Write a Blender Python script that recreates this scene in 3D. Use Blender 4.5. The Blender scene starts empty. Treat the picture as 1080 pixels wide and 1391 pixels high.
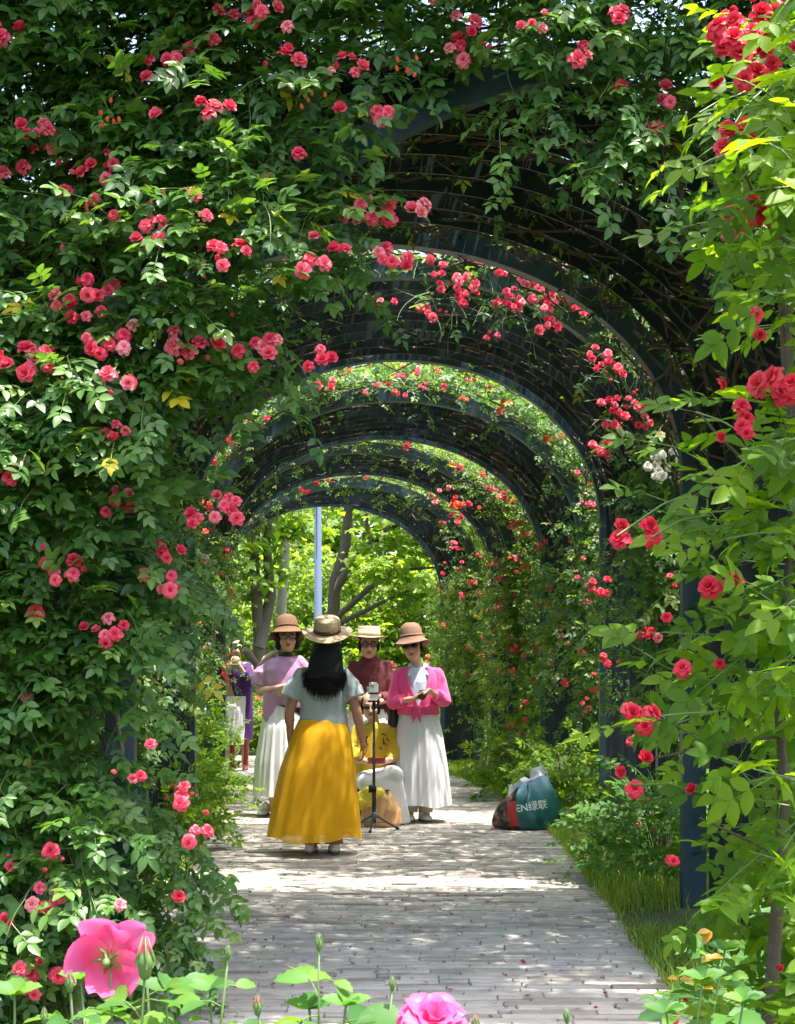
import bpy, bmesh, math, random
import numpy as np
from mathutils import Vector, Matrix
from mathutils.bvhtree import BVHTree

R = math.radians
random.seed(7)
rng = np.random.default_rng(11)
S = bpy.context.scene
C = S.collection

# ------------------------------------------------------------------ camera, sky, sun, exposure
F = 2000.0            # focal length in pixels of a 1080 wide picture
EYE = 1.25            # lens height in metres
cam = bpy.data.cameras.new('camera')
camo = bpy.data.objects.new('camera', cam); C.objects.link(camo)
camo.location = (0, 0, EYE); camo.rotation_euler = (R(90), 0, 0)
cam.sensor_fit = 'HORIZONTAL'; cam.sensor_width = 36.0
cam.lens = 36.0 * F / 1080.0
cam.shift_y = (920 - 695.5) / 1391.0 * (1391.0 / 1080.0)
cam.clip_end = 2000
cam.clip_start = 0.05
cam.dof.use_dof = True; cam.dof.focus_distance = 6.0; cam.dof.aperture_fstop = 40.0
S.camera = camo

SUN = Vector((0.24, -0.09, 1.0)).normalized()
world = bpy.data.worlds.new('World'); S.world = world; world.use_nodes = True
nt = world.node_tree
sky = nt.nodes.new('ShaderNodeTexSky'); sky.sky_type = 'NISHITA'; sky.sun_disc = False
sky.sun_elevation = math.asin(SUN.z); sky.sun_rotation = math.atan2(SUN.x, SUN.y)
sky.dust_density = 3.5; sky.ozone_density = 0.4
bg = nt.nodes['Background']; bg.inputs['Strength'].default_value = 0.15
nt.links.new(sky.outputs[0], bg.inputs[0])
sl = bpy.data.lights.new('sun', 'SUN'); sl.energy = 3.2; sl.angle = R(0.6); sl.color = (1.0, 0.95, 0.87)
so = bpy.data.objects.new('sun', sl); C.objects.link(so)
so.rotation_euler = SUN.to_track_quat('Z', 'Y').to_euler(); so.location = (3, 2, 20)
S.view_settings.view_transform = 'Standard'; S.view_settings.look = 'None'
S.view_settings.gamma = 1.0; S.view_settings.use_curve_mapping = False
S.view_settings.exposure = 2.1
S.cycles.max_bounces = 8; S.cycles.diffuse_bounces = 4; S.cycles.transparent_max_bounces = 12
S.cycles.transmission_bounces = 4; S.cycles.sample_clamp_indirect = 6.0
S.cycles.use_denoising = True


def at(px, py, Y):
    """the point at distance Y that the lens shows at this place of the photograph"""
    return Vector(((px - 540) / F * Y, Y, EYE - (py - 920) / F * Y))

# ------------------------------------------------------------------ materials
MATS = {}
def new_mat(name):
    m = bpy.data.materials.new(name); m.use_nodes = True; MATS[name] = m
    return m, m.node_tree, m.node_tree.nodes['Principled BSDF']

def plain(name, col, rough=0.6, spec=0.5, noise=0.0, scale=30.0, bump=0.0, metal=0.0, dark=0.5, sheen=0.0):
    m, t, b = new_mat(name)
    b.inputs['Base Color'].default_value = (*col, 1); b.inputs['Roughness'].default_value = rough
    b.inputs['Specular IOR Level'].default_value = spec; b.inputs['Metallic'].default_value = metal
    if sheen: b.inputs['Sheen Weight'].default_value = sheen
    if noise or bump:
        tc = t.nodes.new('ShaderNodeTexCoord'); n = t.nodes.new('ShaderNodeTexNoise')
        n.inputs['Scale'].default_value = scale; n.inputs['Detail'].default_value = 6
        t.links.new(tc.outputs['Object'], n.inputs['Vector'])
    if noise:
        mx = t.nodes.new('ShaderNodeMix'); mx.data_type = 'RGBA'
        mx.inputs[6].default_value = (*[c * (1 - noise * dark) for c in col], 1)
        mx.inputs[7].default_value = (*[min(1, c * (1 + noise)) for c in col], 1)
        t.links.new(n.outputs[0], mx.inputs[0]); t.links.new(mx.outputs[2], b.inputs['Base Color'])
    if bump:
        bp = t.nodes.new('ShaderNodeBump'); bp.inputs['Strength'].default_value = bump; bp.inputs['Distance'].default_value = 0.01
        t.links.new(n.outputs[0], bp.inputs['Height']); t.links.new(bp.outputs[0], b.inputs['Normal'])
    return m

def rnd_node(t):
    """one number for each leaf: stored on the mesh, plus the object's own"""
    a = t.nodes.new('ShaderNodeAttribute'); a.attribute_name = 'rnd'
    o = t.nodes.new('ShaderNodeObjectInfo')
    s = t.nodes.new('ShaderNodeMath'); s.operation = 'ADD'
    f = t.nodes.new('ShaderNodeMath'); f.operation = 'FRACT'
    t.links.new(a.outputs['Fac'], s.inputs[0]); t.links.new(o.outputs['Random'], s.inputs[1]); t.links.new(s.outputs[0], f.inputs[0])
    return f

def leafy(name, stops, trans=0.3, rough=0.42, spec=0.5, tcol=None):
    m, t, b = new_mat(name)
    f = rnd_node(t)
    r = t.nodes.new('ShaderNodeValToRGB')
    els = r.color_ramp.elements
    while len(els) < len(stops): els.new(0.5)
    for e, (p, c) in zip(els, stops): e.position = p; e.color = (*c, 1)
    t.links.new(f.outputs[0], r.inputs[0]); t.links.new(r.outputs[0], b.inputs['Base Color'])
    b.inputs['Roughness'].default_value = rough; b.inputs['Specular IOR Level'].default_value = spec
    tr = t.nodes.new('ShaderNodeBsdfTranslucent'); mx = t.nodes.new('ShaderNodeMixShader'); mx.inputs[0].default_value = trans
    mul = t.nodes.new('ShaderNodeMix'); mul.data_type = 'RGBA'; mul.blend_type = 'MULTIPLY'; mul.inputs[0].default_value = 1
    mul.inputs[7].default_value = (*(tcol or (2.6, 2.5, 0.7)), 1); mul.clamp_result = False
    t.links.new(r.outputs[0], mul.inputs[6]); t.links.new(mul.outputs[2], tr.inputs[0])
    t.links.new(b.outputs[0], mx.inputs[1]); t.links.new(tr.outputs[0], mx.inputs[2])
    t.links.new(mx.outputs[0], t.nodes['Material Output'].inputs[0])
    return m

leafy('leaf_wall', [(0, (.038, .10, .020)), (.45, (.065, .155, .030)), (.8, (.095, .195, .036)), (.99, (.13, .225, .045)), (.996, (.50, .40, .02))], .28, .42)
leafy('leaf_arch', [(0, (.03, .085, .02)), (.5, (.06, .14, .025)), (.9, (.12, .20, .03)), (1, (.18, .24, .03))], .40, .5)
leafy('leaf_far', [(0, (.045, .10, .018)), (.5, (.09, .165, .025)), (1, (.18, .25, .035))], .46, .5)
leafy('leaf_young', [(0, (.045, .11, .012)), (.4, (.075, .16, .012)), (1, (.15, .25, .014))], .52, .5, .25, (3.0, 2.6, .5))
leafy('leaf_garden', [(0, (.04, .12, .03)), (.5, (.075, .18, .03)), (1, (.12, .22, .03))], .36, .55, .3)
leafy('leaf_bronze', [(0, (.25, .17, .02)), (1, (.4, .22, .03))], .4, .4, tcol=(1.6, 1.6, .8))
leafy('leaf_tree', [(0, (.09, .16, .02)), (.5, (.15, .24, .03)), (1, (.24, .32, .045))], .48, .55)
leafy('grass_blades', [(0, (.07, .14, .02)), (.5, (.14, .24, .03)), (.9, (.24, .31, .06)), (1, (.36, .33, .12))], .42, .5)
PT = (1.15, 1.0, 1.0)
leafy('petal_pink', [(0, (.78, .06, .12)), (.5, (.86, .11, .18)), (.85, (.89, .18, .25)), (1, (.89, .34, .38))], .36, .5, .3, PT)
leafy('petal_red', [(0, (.66, .02, .05)), (.5, (.78, .045, .085)), (1, (.84, .09, .13))], .30, .5, .3, PT)
leafy('petal_crimson', [(0, (.28, .006, .025)), (1, (.45, .012, .04))], .25, .5, .3, PT)
leafy('petal_coral', [(0, (.82, .12, .06)), (1, (.85, .22, .10))], .3, .5, .3, PT)
leafy('petal_white', [(0, (.80, .76, .66)), (1, (.86, .84, .78))], .3, .5, .3, (1, 1, 1))
leafy('petal_hot', [(0, (.83, .085, .26)), (1, (.86, .12, .33))], .36, .45, .3, (1.1, 1.0, 1.0))
m = leafy('petal_open', [(0, (.55, .42, .08)), (.08, (.75, .45, .15)), (.22, (.84, .20, .24)), (.5, (.84, .10, .30)), (1, (.87, .16, .40))], .42, .5, .3, (1.1, 1.0, 1.0))
t = m.node_tree; t.nodes.remove([n_ for n_ in t.nodes if n_.type == 'OBJECT_INFO'][0]); [n_ for n_ in t.nodes if n_.type == 'MATH' and n_.operation == 'ADD'][0].inputs[1].default_value = 0   # colour runs from throat to rim
plain('sepal', (.10, .17, .04), .5)
plain('green_stem', (.09, .15, .035), .5, noise=.4)
plain('bark_vine', (.085, .058, .042), .85, noise=.6, scale=60, bump=.6)
plain('bark_dry', (.20, .155, .125), .85, noise=.6, scale=40, bump=.6)
plain('bark_tree', (.085, .068, .055), .9, noise=.5, scale=14, bump=.8)
plain('bark_pale', (.26, .235, .205), .9, noise=.4, scale=18, bump=.6)
plain('steel_blue', (.028, .055, .085), .38, .5, noise=.35, scale=9)
plain('steel_dark', (.009, .016, .023), .42, .5, noise=.4, scale=9)
plain('lamp_paint', (.06, .09, .14), .8, .3)
plain('soil', (.03, .023, .017), .95, noise=.5, scale=25, bump=.8)
plain('skin', (.60, .345, .245), .5, .4)
plain('skin_tan', (.36, .175, .105), .5, .4)
plain('lip', (.42, .09, .08), .4)
plain('eye', (.02, .013, .01), .2)
plain('hair_black', (.005, .005, .006), .55, .25)
plain('shirt_grey', (.29, .34, .35), .9, sheen=.2)
plain('lavender', (.44, .23, .42), .38, .6, noise=.15, scale=8)
plain('maroon', (.085, .009, .013), .8, noise=.5, scale=14)
plain('pink_knit', (.80, .065, .25), .9, sheen=.3)
plain('blouse_blue', (.50, .58, .80), .85, noise=.3, scale=70)
plain('mustard', (.52, .35, .02), .85)
plain('white_cloth', (.62, .61, .63), .9)
plain('purple', (.055, .01, .11), .75, noise=.3, scale=10)
plain('near_black', (.012, .012, .014), .5)
plain('beige_cloth', (.50, .42, .33), .9)
plain('rose_cloth', (.42, .16, .12), .9)
plain('shoe_white', (.72, .70, .66), .6)
plain('sole_grey', (.12, .12, .12), .8)
plain('shoe_red', (.20, .015, .02), .35)
plain('felt_tan', (.14, .078, .036), .9, noise=.2, scale=60)
plain('felt_brown', (.085, .035, .018), .8)
plain('straw', (.36, .275, .17), .85, noise=.25, scale=120, bump=.4)
plain('straw_pale', (.45, .36, .24), .85, noise=.25, scale=120, bump=.4)
plain('felt_rose', (.20, .11, .075), .9, noise=.2, scale=60)
plain('plastic_black', (.008, .01, .013), .75, .3)
plain('metal_blue', (.05, .08, .11), .35)
plain('phone_white', (.78, .79, .80), .2)
plain('lens_dark', (.01, .01, .012), .08)
plain('glass_rose', (.10, .03, .045), .06, .8)
plain('glass_clear', (.22, .17, .16), .08, .7)
plain('bag_tan', (.50, .27, .115), .75, noise=.25, scale=40)
plain('scarf_yellow', (.62, .52, .04), .85)
plain('bag_film', (.58, .58, .62), .35, .5)
plain('letter_white', (.75, .78, .78), .6)
plain('bag_black', (.014, .012, .012), .5)
plain('bag_red', (.42, .03, .022), .5)

# tulle: thin, lets a little light and sight through
m, t, b = new_mat('tulle')
b.inputs['Base Color'].default_value = (.80, .46, .004, 1); b.inputs['Roughness'].default_value = .8
tp = t.nodes.new('ShaderNodeBsdfTransparent'); tl = t.nodes.new('ShaderNodeBsdfTranslucent'); tl.inputs[0].default_value = (.8, .5, .01, 1)
m1 = t.nodes.new('ShaderNodeMixShader'); m1.inputs[0].default_value = .35
m2 = t.nodes.new('ShaderNodeMixShader'); m2.inputs[0].default_value = .14
t.links.new(b.outputs[0], m1.inputs[1]); t.links.new(tl.outputs[0], m1.inputs[2])
t.links.new(m1.outputs[0], m2.inputs[1]); t.links.new(tp.outputs[0], m2.inputs[2]); t.links.new(m2.outputs[0], t.nodes['Material Output'].inputs[0])
plain('tulle_lining', (.74, .40, .004), .85)

# paving stone: each brick its own grey, stained and worn
m, t, b = new_mat('paving')
f = rnd_node(t)
r = t.nodes.new('ShaderNodeValToRGB'); els = r.color_ramp.elements; els.new(.3); els.new(.75)
for e, (p, c) in zip(els, [(0, (.28, .24, .20)), (.22, (.41, .37, .325)), (.75, (.465, .43, .385)), (1, (.52, .475, .415))]): e.position = p; e.color = (*c, 1)
t.links.new(f.outputs[0], r.inputs[0])
g = t.nodes.new('ShaderNodeNewGeometry'); n = t.nodes.new('ShaderNodeTexNoise'); n.inputs['Scale'].default_value = 7; n.inputs['Detail'].default_value = 8
n2 = t.nodes.new('ShaderNodeTexNoise'); n2.inputs['Scale'].default_value = 60; n2.inputs['Detail'].default_value = 5
t.links.new(g.outputs['Position'], n.inputs['Vector']); t.links.new(g.outputs['Position'], n2.inputs['Vector'])
rr = t.nodes.new('ShaderNodeMapRange'); rr.inputs[1].default_value = .35; rr.inputs[2].default_value = .62; rr.inputs[3].default_value = .80; rr.inputs[4].default_value = 1.04
t.links.new(n.outputs[0], rr.inputs[0])
mu = t.nodes.new('ShaderNodeMix'); mu.data_type = 'RGBA'; mu.blend_type = 'MULTIPLY'; mu.inputs[0].default_value = 1
t.links.new(r.outputs[0], mu.inputs[6]); t.links.new(rr.outputs[0], mu.inputs[7]); t.links.new(mu.outputs[2], b.inputs['Base Color'])
bp = t.nodes.new('ShaderNodeBump'); bp.inputs['Strength'].default_value = .5; bp.inputs['Distance'].default_value = .006
t.links.new(n2.outputs[0], bp.inputs['Height']); t.links.new(bp.outputs[0], b.inputs['Normal'])
b.inputs['Roughness'].default_value = .85
m, t, b = new_mat('ground_turf')
g = t.nodes.new('ShaderNodeNewGeometry'); n = t.nodes.new('ShaderNodeTexNoise'); n.inputs['Scale'].default_value = 1.5; n.inputs['Detail'].default_value = 9
t.links.new(g.outputs['Position'], n.inputs['Vector'])
r = t.nodes.new('ShaderNodeValToRGB'); r.color_ramp.elements[0].position = .38; r.color_ramp.elements[1].position = .6
r.color_ramp.elements[0].color = (.05, .04, .025, 1); r.color_ramp.elements[1].color = (.06, .10, .025, 1)
t.links.new(n.outputs[0], r.inputs[0]); t.links.new(r.outputs[0], b.inputs['Base Color']); b.inputs['Roughness'].default_value = .95
# bag print: pale at the rim running into teal, as printed on the film
m, t, b = new_mat('bag_teal')
tc = t.nodes.new('ShaderNodeTexCoord'); sp = t.nodes.new('ShaderNodeSeparateXYZ'); n = t.nodes.new('ShaderNodeTexNoise'); n.inputs['Scale'].default_value = 6
t.links.new(tc.outputs['Object'], sp.inputs[0]); t.links.new(tc.outputs['Object'], n.inputs['Vector'])
ad = t.nodes.new('ShaderNodeMath'); ad.operation = 'MULTIPLY_ADD'; ad.inputs[1].default_value = .12; t.links.new(n.outputs[0], ad.inputs[0]); t.links.new(sp.outputs[2], ad.inputs[2])
r = t.nodes.new('ShaderNodeValToRGB'); els = r.color_ramp.elements; els.new(.3)
for e, (p, c) in zip(els, [(.16, (.006, .085, .082)), (.3, (.012, .16, .16)), (.46, (.22, .40, .52))]): e.position = p; e.color = (*c, 1)
t.links.new(ad.outputs[0], r.inputs[0]); t.links.new(r.outputs[0], b.inputs['Base Color']); b.inputs['Roughness'].default_value = .42
m, t, b = new_mat('bag_print')
tc = t.nodes.new('ShaderNodeTexCoord'); v = t.nodes.new('ShaderNodeTexNoise'); v.inputs['Scale'].default_value = 13; v.inputs['Detail'].default_value = 2
t.links.new(tc.outputs['Object'], v.inputs['Vector'])
r = t.nodes.new('ShaderNodeValToRGB'); els = r.color_ramp.elements; r.color_ramp.interpolation = 'CONSTANT'
cols = [(0, (.012, .01, .01)), (.42, (.05, .03, .03)), (.48, (.24, .05, .03)), (.53, (.03, .02, .02)), (.57, (.30, .17, .13)), (.63, (.02, .015, .015)), (.7, (.4, .3, .22))]
while len(els) < len(cols): els.new(.5)
for e, (p, c) in zip(els, cols): e.position = p; e.color = (*c, 1)
t.links.new(v.outputs[0], r.inputs[0]); t.links.new(r.outputs[0], b.inputs['Base Color']); b.inputs['Roughness'].default_value = .45

# ------------------------------------------------------------------ helpers
def M(x): return MATS[x] if isinstance(x, str) else x

def link(name, me, mat=None, parent=None, loc=None, kind=None):
    o = bpy.data.objects.new(name, me); C.objects.link(o)
    if mat is not None and me is not None and not me.materials: me.materials.append(M(mat))
    if loc is not None: o.location = loc
    if parent is not None: o.parent = parent
    if kind: o['kind'] = kind
    return o

def thing(name, label, cat, loc=(0, 0, 0), group=None, rotz=0.0):
    o = bpy.data.objects.new(name, None); C.objects.link(o)
    o.location = loc; o.rotation_euler = (0, 0, rotz); o.empty_display_size = .1
    o['label'] = label; o['category'] = cat
    if group: o['group'] = group
    return o

def tag(o, label, cat, group=None):
    o['label'] = label; o['category'] = cat
    if group: o['group'] = group
    return o

def np_mesh(name, verts, faces, rnd=None, smooth=True):
    """faces: list of index arrays, each (n, 3) or (n, 4)"""
    me = bpy.data.meshes.new(name)
    verts = np.asarray(verts, dtype=np.float32)
    faces = [np.asarray(f, dtype=np.int32) for f in faces if len(f)]
    me.vertices.add(len(verts)); me.vertices.foreach_set('co', verts.ravel())
    nl = sum(f.size for f in faces); npoly = sum(len(f) for f in faces)
    me.loops.add(nl); me.polygons.add(npoly)
    me.loops.foreach_set('vertex_index', np.concatenate([f.ravel() for f in faces]))
    tot = np.concatenate([np.full(len(f), f.shape[1], dtype=np.int32) for f in faces])
    st = np.concatenate([[0], np.cumsum(tot)[:-1]]).astype(np.int32)
    me.polygons.foreach_set('loop_start', st); me.polygons.foreach_set('loop_total', tot)
    me.polygons.foreach_set('use_smooth', np.full(npoly, bool(smooth)))
    if rnd is not None:
        a = me.attributes.new('rnd', 'FLOAT', 'POINT'); a.data.foreach_set('value', np.asarray(rnd, dtype=np.float32))
    me.update(calc_edges=True)
    return me

class Tmpl:
    """a small template: vertices, triangles, quads"""
    def __init__(s): s.v = []; s.t = []; s.q = []
    def add(s, v, t=(), q=()):
        b = len(s.v); s.v += [tuple(p) for p in v]
        s.t += [tuple(i + b for i in f) for f in t]; s.q += [tuple(i + b for i in f) for f in q]
    def arr(s): return np.array(s.v, float), np.array(s.t, int).reshape(-1, 3), np.array(s.q, int).reshape(-1, 4)
    def mesh(s, name, rnd=0.0):
        v, t, q = s.arr(); return np_mesh(name, v, [t, q], np.full(len(v), rnd))

def leaflet(L, W, fold=.25, droop=.18, fine=True, base=(0, 0, 0), ang=0.0, roll=0.0):
    """one ovate leaflet along +x, folded on its midrib and drooping at the tip"""
    def z(x, y): return -droop * L * x * x + abs(y) * fold * L
    if fine:
        pr = [(0, 0), (.38, 0), (.66, 0), (1, 0), (.13, .30), (.38, .49), (.66, .40), (.87, .19)]
        v = [(p[0] * L, p[1] * W, z(*p)) for p in pr] + [(p[0] * L, -p[1] * W, z(*p)) for p in pr[4:]]
        t = []; q = [(0, 1, 5, 4), (1, 2, 6, 5), (2, 3, 7, 6), (0, 8, 9, 1), (1, 9, 10, 2), (2, 10, 11, 3)]
    else:
        pr = [(0, 0), (.5, 0), (1, 0), (.45, .48)]
        v = [(p[0] * L, p[1] * W, z(*p)) for p in pr] + [(.45 * L, -.48 * W, z(.45, .48))]
        t = []; q = [(0, 1, 2, 3), (0, 4, 2, 1)]
    ca, sa = math.cos(ang), math.sin(ang); cr, sr = math.cos(roll), math.sin(roll)
    out = []
    for x, y, zz in v:
        y, zz = y * cr - zz * sr, y * sr + zz * cr
        out.append((x * ca - y * sa + base[0], x * sa + y * ca + base[1], zz + base[2]))
    return out, t, q

def compound(seed, fine=True, n=5, L=.056):
    """a rose leaf: stalk, one leaflet at the end and pairs along it"""
    rs = random.Random(seed); T = Tmpl(); np_ = (n - 1) // 2
    Lr = L * (.55 + .62 * np_); cv = rs.uniform(-.15, .15)
    T.add([(0, .0012, 0), (0, -.0012, 0), (Lr, -.0008, -.12 * Lr), (Lr, .0008, -.12 * Lr)], q=[(0, 1, 2, 3)])
    def lf(x, ang, k):
        T.add(*leaflet(L * k * rs.uniform(.9, 1.1), L * k * rs.uniform(.54, .64), rs.uniform(.08, .3), rs.uniform(.05, .3), fine,
                       (x, 0, -.12 * x), ang + rs.uniform(-.12, .12), rs.uniform(-.3, .3)))
    lf(Lr, cv, 1.0)
    for i in range(np_):
        x = Lr - L * (.16 + .62 * i)
        for s in (1, -1): lf(x + rs.uniform(-.04, .04) * L, s * rs.uniform(.95, 1.2), .9 - .1 * i)
    return T

FINE = [compound(i, True, 5) for i in range(5)] + [compound(9, True, 7), compound(10, True, 3)]
COARSE = [compound(20 + i, False, 5) for i in range(4)]
def light(T, n):
    """the same leaf with each leaflet as one four-cornered face"""
    U = Tmpl()
    for i in range(n):
        b_ = 4 + i * 5; V = [T.v[b_ + j] for j in (0, 4, 2, 3)]; U.add(V, q=[(0, 1, 2, 3)])
    return U
LIGHT = [light(compound(40 + i, False, 5), 5) for i in range(4)]
FINE_ME = {}
def leaf_meshes(mat, tag_='leaf', src=None):
    key = mat + tag_
    if key not in FINE_ME:
        out = []
        for i, T in enumerate(src or FINE):
            me = T.mesh(tag_, 0.0); me.materials.append(M(mat)); out.append(me)
        FINE_ME[key] = out
    return FINE_ME[key]

def frames(pos, D, N, scale):
    """(n,3,3) bases with x = D and z near N, scaled"""
    D = D / np.linalg.norm(D, axis=1, keepdims=True)
    Yx = np.cross(N, D); Yx /= np.linalg.norm(Yx, axis=1, keepdims=True) + 1e-9
    Z = np.cross(D, Yx)
    return np.stack([D, Yx, Z], axis=2) * scale[:, None, None]

def scatter_mesh(name, tmpls, pos, B, rnd, origin=(0, 0, 0)):
    pos = np.asarray(pos) - np.asarray(origin)
    which = rng.integers(0, len(tmpls), len(pos))
    V = []; Tt = []; Q = []; Rn = []; off = 0
    for k, T in enumerate(tmpls):
        v, t, q = T.arr() if isinstance(T, Tmpl) else T
        idx = np.where(which == k)[0]
        if not len(idx): continue
        w = np.einsum('nij,vj->nvi', B[idx], v) + pos[idx][:, None, :]
        V.append(w.reshape(-1, 3))
        ofs = (off + np.arange(len(idx)) * len(v))[:, None, None]
        if len(t): Tt.append((t[None] + ofs).reshape(-1, 3))
        if len(q): Q.append((q[None] + ofs).reshape(-1, 4))
        Rn.append(np.repeat(rnd[idx], len(v))); off += len(idx) * len(v)
    fs = []
    if Tt: fs.append(np.concatenate(Tt))
    if Q: fs.append(np.concatenate(Q))
    return np_mesh(name, np.concatenate(V), fs, np.concatenate(Rn))

def tube_geo(P, rad, n=5):
    """vertices and quads of a tube through the points"""
    P = [Vector(p) for p in P]; V = []; Q = []
    if not hasattr(rad, '__len__'): rad = [rad] * len(P)
    up = Vector((0.13, 0.31, .94))
    for i, p in enumerate(P):
        d = (P[min(i + 1, len(P) - 1)] - P[max(i - 1, 0)])
        if d.length < 1e-9: d = Vector((0, 0, 1))
        d.normalize(); a = d.cross(up)
        if a.length < .05: a = d.cross(Vector((1, 0, 0)))
        a.normalize(); b_ = d.cross(a)
        for k in range(n):
            th = 2 * math.pi * k / n
            V.append(tuple(p + (a * math.cos(th) + b_ * math.sin(th)) * rad[i]))
    for i in range(len(P) - 1):
        for k in range(n):
            Q.append((i * n + k, i * n + (k + 1) % n, (i + 1) * n + (k + 1) % n, (i + 1) * n + k))
    return V, Q

class MB:
    """collects pieces of ONE part"""
    def __init__(s): s.v = []; s.t = []; s.q = []
    def add(s, V, Q=(), T=()):
        b = len(s.v); s.v += [tuple(p) for p in V]
        s.q += [tuple(i + b for i in f) for f in Q]; s.t += [tuple(i + b for i in f) for f in T]
        return s
    def tube(s, P, rad, n=6, caps=True):
        V, Q = tube_geo(P, rad, n); b = len(s.v); s.add(V, Q)
        if caps:
            for end, ring in ((0, range(n)), (1, range(len(V) - n, len(V)))):
                c = len(s.v); s.v.append(tuple(P[0] if end == 0 else P[-1])); r_ = [b + i for i in ring]
                for k in range(n): s.t.append((c, r_[k], r_[(k + 1) % n]))
        return s
    def box(s, c, h, rot=None):
        V = []
        for x in (-1, 1):
            for y in (-1, 1):
                for z in (-1, 1):
                    p = Vector((x * h[0], y * h[1], z * h[2]))
                    if rot is not None: p = rot @ p
                    V.append(tuple(p + Vector(c)))
        s.add(V, [(0, 1, 3, 2), (4, 6, 7, 5), (0, 4, 5, 1), (2, 3, 7, 6), (0, 2, 6, 4), (1, 5, 7, 3)]); return s
    def ell(s, c, r, rot=None, nu=14, nv=9):
        V = []; Q = []; T = []
        for j in range(1, nv):
            ph = math.pi * j / nv
            for i in range(nu):
                th = 2 * math.pi * i / nu
                p = Vector((r[0] * math.sin(ph) * math.cos(th), r[1] * math.sin(ph) * math.sin(th), r[2] * math.cos(ph)))
                if rot is not None: p = rot @ p
                V.append(p + Vector(c))
        for j in range(nv - 2):
            for i in range(nu): Q.append((j * nu + i, (j + 1) * nu + i, (j + 1) * nu + (i + 1) % nu, j * nu + (i + 1) % nu))
        top = Vector((0, 0, r[2])); bot = -top
        if rot is not None: top = rot @ top; bot = rot @ bot
        a = len(V); V += [top + Vector(c), bot + Vector(c)]
        for i in range(nu):
            T.append((a, i, (i + 1) % nu)); T.append((a + 1, (nv - 2) * nu + (i + 1) % nu, (nv - 2) * nu + i))
        s.add(V, Q, T); return s
    def cap(s, p0, r0, p1, r1, n=12):
        p0 = Vector(p0); p1 = Vector(p1); d = (p1 - p0).normalized(); P = []; rr = []
        for k in range(4):
            a = math.pi / 2 * (1 - k / 4); P.append(p0 - d * r0 * math.sin(a)); rr.append(max(1e-4, r0 * math.cos(a)))
        P.append(p0); rr.append(r0); P.append(p1); rr.append(r1)
        for k in range(1, 5):
            a = math.pi / 2 * k / 4; P.append(p1 + d * r1 * math.sin(a)); rr.append(max(1e-4, r1 * math.cos(a)))
        return s.tube(P, rr, n)
    def cyl(s, p0, r0, p1, r1, n=14): return s.tube([p0, p1], [r0, r1], n)
    def loft(s, rings, n=24, close=True):
        """rings: (z, cx, cy, rx, ry)"""
        V = []; Q = []; T = []
        for z, cx, cy, rx, ry in rings:
            for k in range(n):
                th = 2 * math.pi * k / n; V.append((cx + rx * math.cos(th), cy + ry * math.sin(th), z))
        for i in range(len(rings) - 1):
            for k in range(n): Q.append((i * n + k, i * n + (k + 1) % n, (i + 1) * n + (k + 1) % n, (i + 1) * n + k))
        if close:
            for i in (0, len(rings) - 1):
                c = len(V); z, cx, cy = rings[i][:3]; V.append((cx, cy, z))
                for k in range(n):
                    T.append((c, i * n + (k + 1) % n, i * n + k) if i == 0 else (c, i * n + k, i * n + (k + 1) % n))
        s.add(V, Q, T); return s
    def mesh(s, name, mat=None, smooth=True, rnd=None):
        me = np_mesh(name, s.v, [np.array(s.t, int).reshape(-1, 3), np.array(s.q, int).reshape(-1, 4)], rnd, smooth)
        if mat: me.materials.append(M(mat))
        return me
    def build(s, name, mat, parent=None, origin=(0, 0, 0), smooth=True, kind=None):
        o = np.asarray(origin, float)
        if o.any(): s.v = [tuple(np.asarray(p) - o) for p in s.v]
        return link(name, s.mesh(name, mat, smooth), None, parent, None, kind)

def put(o, parent, p):
    """parent o to an unrotated thing, with o's origin at the world point p"""
    o.parent = parent; o.location = Vector(p) - parent.location
    return o

def vnoise(p, s, seed=0):
    """smooth cheap noise, about -1..1"""
    p = np.asarray(p, float) * s
    a = np.zeros(len(p))
    r2 = np.random.default_rng(100 + seed)
    for k in range(6):
        w = r2.normal(size=3) * (1 + .35 * k); a += np.sin(p @ w + r2.uniform(0, 6.28)) * (.9 ** k)
    return a / 2.6

def inside(poly, P):
    x, y = P[:, 0], P[:, 1]; r_ = np.zeros(len(P), bool); n = len(poly)
    for i in range(n):
        x1, y1 = poly[i]; x2, y2 = poly[(i + 1) % n]
        c = ((y1 > y) != (y2 > y)) & (x < (x2 - x1) * (y - y1) / (y2 - y1 + 1e-12) + x1); r_ ^= c
    return r_

# ------------------------------------------------------------------ rose blossoms
def petal(T, r0, L, W, tilt, az, curl, n=4, up=0.0, wave=0.0, rs=random):
    """a cupped petal: starts r0 from the axis, leans out by tilt, its rim curls back"""
    V = []; ca, sa = math.cos(az), math.sin(az)
    for j in range(n):
        v = j / (n - 1); w = W * (math.sin(math.pi * min(1, .16 + .72 * v)) ** .8) * (1 if v < .99 else .82)
        a = tilt - curl * v * v
        rr = r0 + L * v * math.cos(a); zz = up + L * v * math.sin(a)
        for i in range(n):
            u = 2 * i / (n - 1) - 1
            x = rr - abs(u) ** 2 * w * .38 * math.sin(max(.2, tilt)); y = u * w; z = zz + abs(u) ** 2 * w * .25 * math.cos(tilt) + wave * L * math.sin(3 * u + 5 * v + az * 3) * v
            if v > .9: x -= .06 * L * (1 - abs(u))
            V.append((x * ca - y * sa, x * sa + y * ca, z))
    T.add(V, q=[(j * n + i, j * n + i + 1, (j + 1) * n + i + 1, (j + 1) * n + i) for j in range(n - 1) for i in range(n - 1)])

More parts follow.
